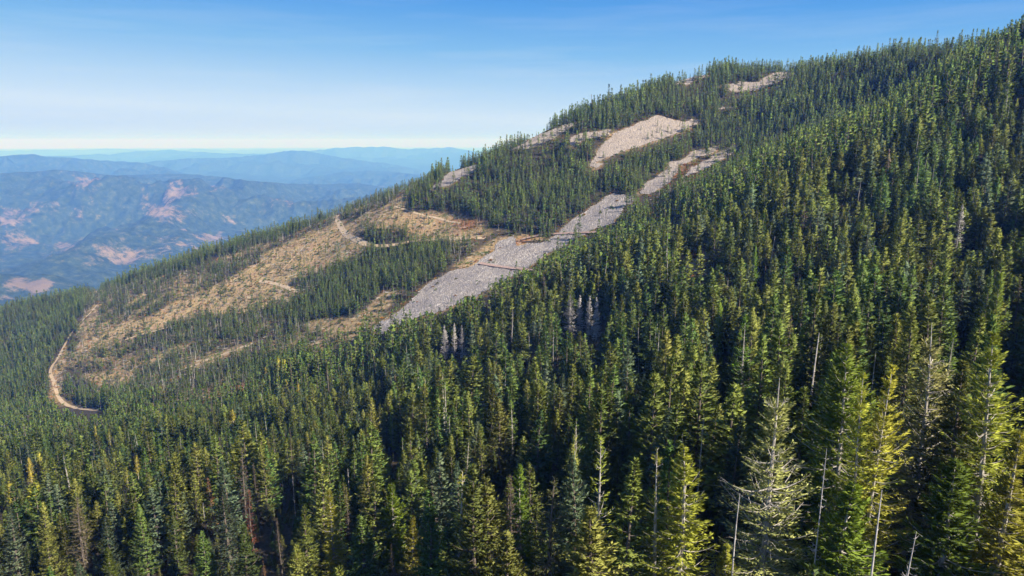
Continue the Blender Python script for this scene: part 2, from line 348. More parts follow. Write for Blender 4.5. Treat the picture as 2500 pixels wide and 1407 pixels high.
# tracks draped on the ground
def track(name, pts, wd, m, lift=.35, label=''):
    P2 = np.array([hit(u, v) for u, v in pts]); d = np.r_[0, np.cumsum(np.hypot(*np.diff(P2, axis=0).T))]
    s = np.arange(0, d[-1], 3.0); x = np.interp(s, d, P2[:, 0]); y = np.interp(s, d, P2[:, 1])
    k = np.ones(9)/9
    xs = np.convolve(np.pad(x, 4, mode='edge'), k, 'valid'); ys = np.convolve(np.pad(y, 4, mode='edge'), k, 'valid')
    tx, ty = np.gradient(xs), np.gradient(ys); n = np.hypot(tx, ty)+1e-6; nx, ny = -ty/n, tx/n
    W = wd*(1+.35*fbm(s/14, s*0, 3)); rows = []
    zc = gz(xs, ys)
    for o in np.linspace(-1, 1, 7):
        a, c = xs+nx*W*o/2, ys+ny*W*o/2
        rows.append(np.stack([a, c, gz(a, c)+lift-.12*(abs(o) < .2)], -1))
    A = np.stack(rows, 0)
    link(name, mesh(name, A.reshape(-1, 3), grid_faces(A.shape[0], A.shape[1]), [m], smooth=True), kind='structure', label=label)
    return xs, ys
TR = []
ROAD1 = [(240,1003),(215,1001),(185,996),(160,988),(145,975),(137,955),(130,930),(122,912),(126,895),(140,878),(152,855),(162,835),(175,812),(195,790),(215,770),(232,752),(240,742)]
TR.append(track('dirt_road', ROAD1, 4.0, mR, label='pale dirt road curving round the foot of the slope'))
TR.append(track('dirt_road', [(905,600),(880,592),(855,580),(838,565),(828,548),(822,535),(832,522)], 7.0, mR, label='dirt road climbing round the bend at the top of the clearing'))
TR.append(track('dirt_road', [(1190,582),(1130,584),(1070,583),(1010,588),(960,600),(930,602),(905,600)], 5.0, mR, label='dirt road running level below the red cut bank'))
TR.append(track('dirt_road', [(740,712),(715,710),(695,700),(660,690),(630,686)], 5.0, mR, label='short dirt spur road ending in the straw clearing'))
TR.append(track('dirt_road', [(620,840),(590,848),(560,860),(520,875),(470,895),(430,908)], 6.0, mR, label='faint dirt skid road crossing the lower clearing'))
TR.append(track('dirt_road', [(212,700),(232,703),(248,712)], 6.0, mR, label='scrap of dirt road near the crest of the low ridge'))
for i_, p_ in enumerate([[(960,505),(1010,520),(1080,535),(1130,545)], [(705,600),(650,632),(600,665),(545,700)], [(765,580),(722,625),(680,668)], [(300,832),(400,802),(480,782)], [(360,985),(440,975),(520,962)], [(860,655),(790,690),(740,712)]]):
    track('skid_trail', p_, 2.6, mR, .3, ('faint skid trail across the upper clearing', 'faint skid trail running down the main clearing', 'short skid trail under the bend of the road', 'skid trail along the lower straw strip', 'skid trail beside the lowest clearing', 'skid trail beside the young fir block')[i_])
track('rock_road', [(1165,645),(1200,652),(1240,657),(1290,662),(1310,664)], 4.6, mRr, 1.75, 'red rubble road crossing the boulder field lower down')
track('rock_road', [(1265,590),(1310,578),(1350,574),(1400,572),(1450,570),(1480,568)], 3.4, mRr, 1.6, 'red rubble road crossing the boulder field higher up')
# ------------------------------------------------------------------ valley and far hills, on rings round the viewpoint
az = np.radians(np.linspace(-62, 62, 820)); rr = np.concatenate([np.geomspace(900, 18000, 440), np.geomspace(18000, 138000, 261)[1:]])
AZ, RR = np.meshgrid(az, rr); VX = RR*np.sin(AZ); VY = RR*np.cos(AZ); UU = 1250+F_PX*np.tan(AZ)/.978
def prof(pts): p = np.array(pts, float); return lambda u: np.interp(u, p[:, 0], p[:, 1])
def elev(v): return ray(1250, v)[1]
LAY = [  # distance, half-width near side, silhouette
 (3900, 900, 5.0, [(-1500,640),(-300,650),(0,672),(60,668),(130,682),(180,700),(240,760),(400,900),(1000,900),(3500,900)]),
 (9600, 3600, 3.0, [(-1500,440),(-400,430),(-100,428),(0,424),(80,418),(140,415),(200,420),(260,429),(340,426),(430,424),(520,431),(600,441),(700,449),(790,450),(870,447),(940,458),(1040,475),(1300,480),(2000,450),(3500,450)]),
 (14500, 2600, 2.6, [(-1500,400),(-300,392),(0,382),(70,376),(110,383),(170,386),(250,393),(330,397),(390,408),(470,430),(700,440),(830,420),(900,416),(1000,424),(1100,440),(3500,430)]),
 (20500, 3400, 2.4, [(-1500,420),(0,420),(300,404),(370,394),(450,388),(560,385),(640,378),(710,367),(760,371),(820,383),(880,392),(950,400),(1010,412),(1080,425),(3500,400)]),
 (33000, 5500, 2.2, [(-1500,384),(0,384),(180,380),(270,376),(330,370),(400,366),(480,371),(560,375),(640,376),(720,371),(780,365),(850,360),(940,359),(990,364),(1050,362),(1100,360),(1140,366),(1180,378),(1300,380),(3500,372)]),
 (62000, 9000, 2.0, [(-1500,370),(0,368),(100,366),(200,367),(260,362),(330,366),(420,368),(480,362),(560,369),(640,364),(720,367),(800,366),(1000,368),(3500,366)])]
fl = -1250 + 90*fbm(VX/3900, VY/3900, 5) + 420*np.clip(ridged(VX/2100+3, VY/2600, 7, .55)-.66, 0, 1)
VZ = fl.copy()
for i, (D0, Wn, pw, pr) in enumerate(LAY):
    D0 *= 1.5; Wn *= 1.5
    zt = elev(prof(pr)(UU + 14*fbm(RR/900, AZ*30, 3)))*D0*np.cos(AZ)
    Dl = D0*(1+.05*fbm(AZ*9+i*3.3, RR*0+i, 3)); t = (RR-Dl)/np.where(RR < Dl, Wn, Wn*1.3)
    sh = np.exp(-np.abs(t)**1.6*1.1)
    base = -1260.0
    er = ridged(VX/(Wn*.5)+i*7, VY/(Wn*.5)+i*3, 7, .55)-.62
    h = base+(zt-base)*sh + er*(3000 if i else 500)*sh*np.clip(np.abs(t)*1.6, 0, 1)*(Wn/5400)**.5
    h = np.minimum(h, elev(prof(pr)(UU)+5*fbm(AZ*110+i*9, RR*0+i*5.5, 5))*RR*np.cos(AZ))
    VZ = np.maximum(VZ, h)
cxx, cyy = np.clip(VX, GX0+10, GX1-10), np.clip(VY, GY0+10, GY1-10); dout = np.hypot(VX-cxx, VY-cyy)
near = gz(cxx, cyy) - 6 - .42*dout + (dout > 0)*np.clip(dout/200, 0, 1)*60*fbm(VX/260, VY/260, 4)
VZ = np.maximum(VZ, near)
u2, v2_, _ = proj(VX, VY, VZ)
OPEN = [[(0,505),(60,498),(130,490),(150,505),(110,525),(60,545),(0,550)],[(170,520),(210,508),(200,530),(175,540)],[(395,480),(430,440),(455,445),(485,465),(480,485),(440,490),(410,500)],[(340,490),(370,480),(400,500),(440,510),(500,520),(440,545),(400,545),(360,520)],[(505,455),(560,450),(570,462),(510,475)],[(310,460),(360,470),(380,490),(340,480)],[(630,490),(720,485),(730,500),(650,505)],[(0,570),(60,565),(110,590),(60,605),(0,600)],[(130,595),(180,590),(190,600),(130,605)],[(250,598),(270,592),(275,605),(240,612)],[(480,575),(560,565),(550,582),(490,588)],[(0,680),(70,672),(130,690),(120,720),(60,735),(0,735)],[(190,640),(250,620),(240,632),(200,648)],[(270,635),(330,632),(325,645),(280,645)],[(300,625),(340,600),(350,605),(320,630)],[(535,535),(580,530),(570,545),(540,545)],[(120,435),(220,432),(280,440),(200,455)],[(430,560),(460,550),(450,565)],[(0,625),(30,622),(20,640),(0,640)]]
so = 10*fbm(VX/420, VY/420, 4); opn = blur(anypoly(u2+so, v2_+so*.8, OPEN).astype(float), 5)
tan_ = anypoly(u2+so*4, v2_+so*2+6*fbm(VX/120, VY/120, 3), OPEN[11:12])*(.02+1.6*fbm(VX/130, VY/130, 4)) + blur(anypoly(u2+so, v2_+so*.5, [[(120,600),(260,575),(420,565),(600,560),(700,575),(560,610),(380,640),(200,655),(100,630)]]).astype(float), 8)*(.16+.5*fbm(VX/500, VY/260, 4))
opn = tan_ + opn*(.40+.9*fbm(VX/380, VY/380, 4)) + .55*fbm(VX/2900, VY/2900, 5)+.10
opn = np.where((RR > 45000), opn+.1, opn)
opn = np.where((RR > 18000) & (RR < 45000), opn-.08, opn)
ff = grid_faces(*VX.shape)
vco = np.stack([VX, VY, VZ], -1).reshape(-1, 3); rf = RR[:-1, :-1].ravel(); dn = dout[:-1, :-1].ravel()
for nm, lo, hi, lb in (('valley_terrain', 0, 9500, 'wooded valley floor with pale fields'), ('distant_hills', 9500, 26000, 'blue wooded hills with tan open slopes'), ('far_mountains', 26000, 1e9, 'hazy blue mountain ranges on the horizon')):
    fk = ff[(rf >= lo) & (rf < hi) & ((dn > 0) | (rf > 2400))]; us, inv = np.unique(fk, return_inverse=True)
    link(nm, mesh(nm, vco[us], inv.reshape(-1, 4), [mV], dict(open=opn.ravel()[us]), smooth=True), kind='structure', label=lb)
# ------------------------------------------------------------------ haze
mh = bpy.data.materials.new('haze'); mh.use_nodes = True; nt = mh.node_tree; nt.nodes.clear()
pv = N(nt, 'ShaderNodeVolumePrincipled'); ho = N(nt, 'ShaderNodeOutputMaterial'); nt.links.new(pv.outputs[0], ho.inputs['Volume'])
pv.inputs['Density'].default_value = HAZE_D; pv.inputs['Color'].default_value = HAZE_C; pv.inputs['Absorption Color'].default_value = (1, 1, 1, 1)
zb = float(min(VZ.min(), HH.min()))-1
x0, x1, y0, y1, z0, z1 = -126000, 126000, -3000, 142000, zb, float(HH.max())+45
bv = [(x, y, z) for x in (x0, x1) for y in (y0, y1) for z in (z0, z1)]
link('haze', mesh('haze', bv, np.array([(0,1,3,2),(4,6,7,5),(0,4,5,1),(2,3,7,6),(0,2,6,4),(1,5,7,3)]), [mh]), kind='stuff', label='blue summer haze filling the valley air')
# ------------------------------------------------------------------ trees
class G:                              # collects kites and tubes as arrays
    def __init__(s): s.v = []; s.f = []; s.n = 0; s.t = []; s.nv = []
    def add(s, v, f): s.v.append(v.reshape(-1, 3)); (s.f if f.shape[1] == 4 else s.t).append(f+s.n); s.n += len(s.v[-1])
    def kites(s, p, d, w, L, W, r, fold=.25):
        """leafy sprays: base point p, direction d, side w, length L, width W"""
        n = len(p); up = np.cross(d, w)
        a = p; b = p+d*(L*.45)[:, None]+w*(W*.5)[:, None]-up*(W*fold)[:, None]
        c = p+d*L[:, None]; e = p+d*(L*.45)[:, None]-w*(W*.5)[:, None]-up*(W*fold)[:, None]
        # needles stand out from the twig all round, so a spray is shaded as part of the crown's rounded outside
        o = (p+c)/2*[1, 1, 0]; o /= np.linalg.norm(o, axis=1)[:, None]+1e-6; o = o+[0, 0, .45]+r.normal(0, .38, (n, 3)); o /= np.linalg.norm(o, axis=1)[:, None]
        fl = (np.cross(b-a, e-a)*o).sum(1) < 0; b, e = np.where(fl[:, None], e, b), np.where(fl[:, None], b, e)
        s.add(np.stack([a, b, c, e], 1), np.arange(4*n).reshape(n, 4)); s.nv.append(np.repeat(o, 4, 0))
    def tube(s, p, r, k=5):
        p = np.asarray(p, float); r = np.asarray(r, float); t = np.gradient(p, axis=0); t /= np.linalg.norm(t, axis=1)[:, None]+1e-9
        ref = np.array([1., 0, 0]) if abs(t[0][2]) > .7 else np.array([0, 0, 1.])
        x = np.cross(t, ref); x /= np.linalg.norm(x, axis=1)[:, None]+1e-9; y = np.cross(t, x)
        th = np.arange(k)*2*math.pi/k
        v = p[:, None]+(x[:, None]*np.cos(th)[None, :, None]+y[:, None]*np.sin(th)[None, :, None])*r[:, None, None]
        i = np.arange(len(p)*k).reshape(len(p), k); j = np.roll(i, -1, 1)
        s.add(v, np.stack([i[:-1], j[:-1], j[1:], i[1:]], -1).reshape(-1, 4))
    def mesh(s, name, m):
        nv = np.concatenate(s.nv) if s.nv else None
        return mesh(name, np.concatenate(s.v), [np.concatenate(q) for q in (s.f, s.t) if q], [m], smooth=nv is not None, nrm=nv)
def conifer(name, seed, H=26, Rc=3.2, base=.15, nb=70, nl=10, LL=1.1, LW=.42, pw=.8, up=.35, droop=.35, top=0., gap=.1, bare=0., wood=True,
            leaf='fir', bk='bark', trunk_r=.28, clump=0., lean=.02, tr_k=6, body=.25, bend=.12, twig=0, dense_low=1., fan=.30):
    g = np.random.default_rng(seed); cr, wd = G(), G()
    zz = np.linspace(0, H, 9); ph = g.uniform(0, 6.28); sw = lean*H*np.sin(zz/H*g.uniform(1.5, 3.2)+ph)*np.clip(zz/H, 0, 1)
    ax = lambda z: np.stack([np.interp(z, zz, sw), np.interp(z, zz, sw[::-1]*.4*np.clip(zz/H, 0, 1)), z], -1)
    wd.tube(ax(zz-np.where(zz == 0, 1.5, 0)), trunk_r*(1-zz/H)**.85+.02, tr_k)
    hb = base*H; hs = hb+(H*(1-top)-hb)*np.sort(g.random(nb)**.95); sect = g.uniform(0, 1, 40)
    for i, h in enumerate(hs):
        t = (h-hb)/(H-hb); az = i*2.39996+g.normal(0, .35)
        env = (1-t)**pw*min(1., .55+t*3.2*dense_low)
        env *= 1+body*math.sin(5*t*math.pi+ph*2+math.cos(az+ph))*.6
        l = max(.25, Rc*env*g.uniform(.72, 1.12)+.12)
        if g.random() < gap: l *= g.uniform(.3, .6)
        el = up+(.65*t)-droop*(1-t)+g.normal(0, .10); ca, sa = math.cos(az), math.sin(az)
        o = ax(np.array([h]))[0]; ss = np.linspace(0, 1, 5)
        q = np.stack([ca*math.cos(el)*l*ss, sa*math.cos(el)*l*ss, math.sin(el)*l*ss-bend*l*np.sin(ss*math.pi)+.10*l*ss**3], -1)+o
        isb = g.random() < bare or (top and t > 1-top)
        if wood: wd.tube(q, (.018+.011*l)*(1.15-ss)*(1.5 if isb else 1), 3)
        if isb:
            for k in range(twig):
                s0 = g.uniform(.25, .95); c0 = np.array([np.interp(s0, ss, q[:, j]) for j in range(3)])
                dr = np.array([ca, sa, 0])*.7+g.normal(0, .6, 3); dr /= np.linalg.norm(dr); e1 = c0+dr*l*.3*g.uniform(.5, 1)
                wd.tube(np.stack([c0, (c0+e1)/2+[0, 0, .04], e1]), [.02, .014, .006], 3)
            if leaf is None or g.random() < .75: continue
        if leaf is None: continue
        m = max(3, int(nl*(.4+.6*l/Rc))); s0 = np.sort(g.uniform(.12 if t < .8 else .0, 1.0, m)); 
        if clump: s0 = np.clip(s0*(1-clump)+clump*np.round(s0*3)/3, .05, 1)
        c0 = np.stack([np.interp(s0, ss, q[:, j]) for j in range(3)], -1)
        off = g.uniform(-1, 1, m)*l*fan*(1-.6*s0); sg = np.sign(off)
        c0 = c0+np.array([-sa, ca, 0])*off[:, None]-np.array([0, 0, 1.])*(np.abs(off)*.22)[:, None]
        sd = sg*g.uniform(.1, 1.05, m); fw = np.array([ca*math.cos(el), sa*math.cos(el), math.sin(el)+.02]); sv = np.array([-sa, ca, 0])
        d = fw*np.cos(sd)[:, None]+sv*np.sin(sd)[:, None]+g.normal(0, .22, (m, 3))+np.array([0, 0, .10]); d /= np.linalg.norm(d, axis=1)[:, None]
        w_ = np.cross(d, [0, 0, 1.])+g.normal(0, .45, (m, 3)); w_ -= d*(w_*d).sum(1)[:, None]; w_ /= np.linalg.norm(w_, axis=1)[:, None]
        Ls = LL*g.uniform(.6, 1.25, m)*(1.1-.5*s0)*(.55+.45*min(1, l/2)); cr.kites(c0, d, w_, Ls, Ls*LW*g.uniform(.8, 1.2, m), g)
    if leaf and not top:              # leader
        m = 8; c0 = ax(H-np.linspace(0, 1.4, m)); th = np.arange(m)*2.4; d = np.stack([np.cos(th)*.5, np.sin(th)*.5, np.full(m, .9)], -1)
        d /= np.linalg.norm(d, axis=1)[:, None]; w_ = np.cross(d, [0, 0, 1.]); w_ /= np.linalg.norm(w_, axis=1)[:, None]
        cr.kites(c0, d, w_, np.full(m, LL*.7), np.full(m, LL*LW*.6), g)
    tm = wd.mesh(name+'_trunk', M[bk]); cm = cr.mesh(name+'_crown', M[leaf]) if leaf and cr.v else None
    return tm, cm, H
def snag(name, seed, H=18, r=.2, nb=22, bl=1.2, bk='silver', fine=0, base=.3, pole=.0):
    g = np.random.default_rng(seed); wd, br = G(), G(); zz = np.linspace(0, H, 8); sw = .02*H*np.sin(zz/H*2.4+g.uniform(0, 6))
    ax = np.stack([sw, sw*.5, zz-np.where(zz == 0, 1.5, 0)], -1); wd.tube(ax, r*(1-zz/H)**.8+.035, 6)
    for i in range(nb):
        t = g.uniform(0, 1); h = H*(base+(.97-base)*t); az = i*2.4+g.normal(0, .4); l = bl*(1-.7*t)*g.uniform(.3, 1.15)
        o = np.array([np.interp(h, zz, ax[:, 0]), np.interp(h, zz, ax[:, 1]), h]); el = g.normal(.1, .3); ss = np.linspace(0, 1, 4)
        q = o+np.stack([math.cos(az)*l*ss*math.cos(el), math.sin(az)*l*ss*math.cos(el), l*ss*math.sin(el)-.12*l*np.sin(ss*3.14)+.1*l*ss**2], -1)
        br.tube(q, (.026+.012*l)*(1.12-ss), 3)
        for k in range(fine):
            s0 = g.uniform(.2, .95); c0 = np.array([np.interp(s0, ss, q[:, j]) for j in range(3)]); dr = (q[-1]-q[0])/l*.8+g.normal(0, .55, 3); dr /= np.linalg.norm(dr)
            e1 = c0+dr*l*g.uniform(.15, .38); br.tube(np.stack([c0, e1]), [.022, .008], 3)
    return wd.mesh(name+'_trunk', M[bk]), br.mesh(name+'_branches', M[bk]) if nb else None, H
NAMES = dict(fir='fir_tree', larch='larch_tree', snag='dead_snag', brown='dead_conifer', old='ragged_old_fir', aspen='yellow_tree')
CATS = dict(fir='fir tree', larch='larch', snag='dead tree', brown='dead conifer', old='old fir', aspen='yellow tree')
GRPS = dict(fir='firs standing on the near slope', larch='larches scattered through the forest', snag='bare dead trunks among the firs', brown='brown dying conifers among the firs', old='ragged old firs on the near slope', aspen='yellow broadleaf trees in the lower forest')
LANDMARKS = []; THINGS = []
def plant(kind, pr, x, y, s, yaw, label, sx=1.0, hero=False):
    tm, cm, H = pr; z = float(gz(x, y))
    e = bpy.data.objects.new(NAMES[kind], None); COL.objects.link(e); e.empty_display_size = .5
    e.location = (x, y, z-.2); e.rotation_euler = (0 if hero else random.gauss(0, .025), 0 if hero else random.gauss(0, .025), yaw); e.scale = (s*sx, s*sx, s)
    e['category'] = CATS[kind]; e['group'] = GRPS[kind]
    if label: e['label'] = label
    a = bpy.data.objects.new('trunk', tm); COL.objects.link(a); a.parent = e
    if cm is not None:
        c = bpy.data.objects.new('crown', cm); COL.objects.link(c); c.parent = e
    THINGS.append((e, kind, x, y, z+H*s, hero, H*s*sx))
    return e
def solve(u, v, H):                   # distance at which a tree of height H has its tip at this picture point
    s, t = ray(u, v); ys = np.geomspace(45, 1500, 1500); d = t*ys - gz(s*ys, ys) - H
    k = np.where(d < 0)[0]
    k = k[0] if len(k) else int(np.argmin(d))
    return float(s*ys[k]), float(ys[k])
hi = dict(nb=120, nl=26, LL=.85, LW=.34)
K = {   # builders of the kinds of tree seen close by
 'goldlarch': lambda n, s, H: conifer(n, s, H, Rc=H*.145, base=.1, nb=150, nl=95, LL=.72, LW=.24, pw=.68, up=.22, droop=.30, gap=.25, bare=.06, leaf='gold', bk='pbark', trunk_r=.30, bend=.16, twig=2, body=.45),
 'limelarch': lambda n, s, H: conifer(n, s, H, Rc=H*.16, base=.16, nb=150, nl=100, LL=.8, LW=.28, pw=.66, up=.2, droop=.28, gap=.2, leaf='lime', bk='pbark', trunk_r=.28, bend=.16, body=.4),
 'thinlarch': lambda n, s, H: conifer(n, s, H, Rc=H*.085, base=.2, nb=70, nl=26, LL=.7, LW=.2, pw=.5, up=.3, droop=.3, gap=.35, bare=.3, leaf='gold', bk='pbark', trunk_r=.25, twig=2, body=.5),
 'ragged': lambda n, s, H: conifer(n, s, H, Rc=H*.185, base=.06, nb=165, nl=120, LL=.60, LW=.28, pw=.72, up=.22, droop=.22, top=.11, gap=.2, bare=.25, leaf='pale', bk='pbark', trunk_r=.36, bend=.1, twig=7, body=.3),
 'olivepine': lambda n, s, H: conifer(n, s, H, Rc=H*.165, base=.08, nb=130, nl=70, LL=.8, LW=.36, pw=.6, up=.35, droop=.25, gap=.06, leaf='olive', trunk_r=.35),
 'darkfir': lambda n, s, H: conifer(n, s, H, Rc=H*.15, base=.08, nb=130, nl=70, LL=.8, LW=.34, pw=.72, up=.2, droop=.4, gap=.08, leaf='fir', trunk_r=.35),
 'greyfir': lambda n, s, H: conifer(n, s, H, Rc=H*.17, base=.05, nb=130, nl=70, LL=.8, LW=.34, pw=.75, up=.3, droop=.35, gap=.06, leaf='greyfir', trunk_r=.35),
 'brightfir': lambda n, s, H: conifer(n, s, H, Rc=H*.17, base=.04, nb=130, nl=70, LL=.8, LW=.34, pw=.7, up=.35, droop=.35, gap=.06, leaf='brightfir', trunk_r=.3),
 'droopspruce': lambda n, s, H: conifer(n, s, H, Rc=H*.15, base=.05, nb=90, nl=30, LL=.85, LW=.26, pw=.8, up=-.1, droop=.5, gap=.1, leaf='droop', trunk_r=.3, bend=-.05),
 'rust': lambda n, s, H: conifer(n, s, H, Rc=H*.075, base=.05, nb=80, nl=16, LL=.7, LW=.35, pw=.7, up=.0, droop=.4, gap=.1, leaf='rust', trunk_r=.2),
 'umber': lambda n, s, H: conifer(n, s, H, Rc=H*.09, base=.05, nb=90, nl=16, LL=.7, LW=.25, pw=.7, up=-.05, droop=.4, gap=.2, bare=.3, twig=5, leaf='umber', trunk_r=.22),
 'tan': lambda n, s, H: conifer(n, s, H, Rc=H*.14, base=.08, nb=120, nl=26, LL=.65, LW=.24, pw=.7, up=.15, droop=.3, gap=.15, bare=.25, twig=5, leaf='tan', trunk_r=.28),
 'pole': lambda n, s, H: snag(n, s, H, .16, 26, .7),
 'twigsnag': lambda n, s, H: snag(n, s, H, .2, 60, 2.2, fine=5, base=.15),
 'greysnag': lambda n, s, H: conifer(n, s, H, Rc=H*.15, base=.06, nb=120, nl=44, LL=.95, LW=.2, pw=.7, up=.1, droop=.25, gap=.2, leaf='greytwig', bk='silver', trunk_r=.24),
 'aspen': lambda n, s, H: conifer(n, s, H, Rc=H*.2, base=.25, nb=46, nl=18, LL=.8, LW=.7, pw=.45, up=.7, droop=.0, gap=.05, leaf='aspen', bk='pbark', trunk_r=.14, dense_low=.6),
}
M['greyfir'] = foliage('grey_green_fir_needles', (.07, .105, .055), (.17, .215, .115))
M['brightfir'] = foliage('bright_green_fir_needles', (.060, .105, .022), (.17, .225, .05))
M['droop'] = foliage('drooping_olive_needles', (.075, .080, .028), (.19, .175, .065))
M['greytwig'] = foliage('grey_dead_twigs', (.30, .275, .265), (.60, .56, .54), trans=0)
M['thin'] = foliage('sparse_pine_needles', (.070, .095, .035), (.17, .19, .08))
M['limedark'] = foliage('green_larch_needles', (.075, .125, .018), (.17, .24, .035))
mS, nt, b = mat('boulder_stone'); oi = N(nt, 'ShaderNodeObjectInfo').outputs['Random']
nt.links.new(ramp(nt, oi, (0, (.22, .20, .205)), (1, (.42, .385, .38))), b.inputs['Base Color']); M['stone'] = mS
KK = dict(goldlarch='larch', limelarch='larch', thinlarch='larch', ragged='old', olivepine='fir', darkfir='fir', greyfir='fir', brightfir='fir', droopspruce='fir', rust='brown', umber='brown', tan='brown', pole='snag', twigsnag='snag', greysnag='snag', aspen='aspen')
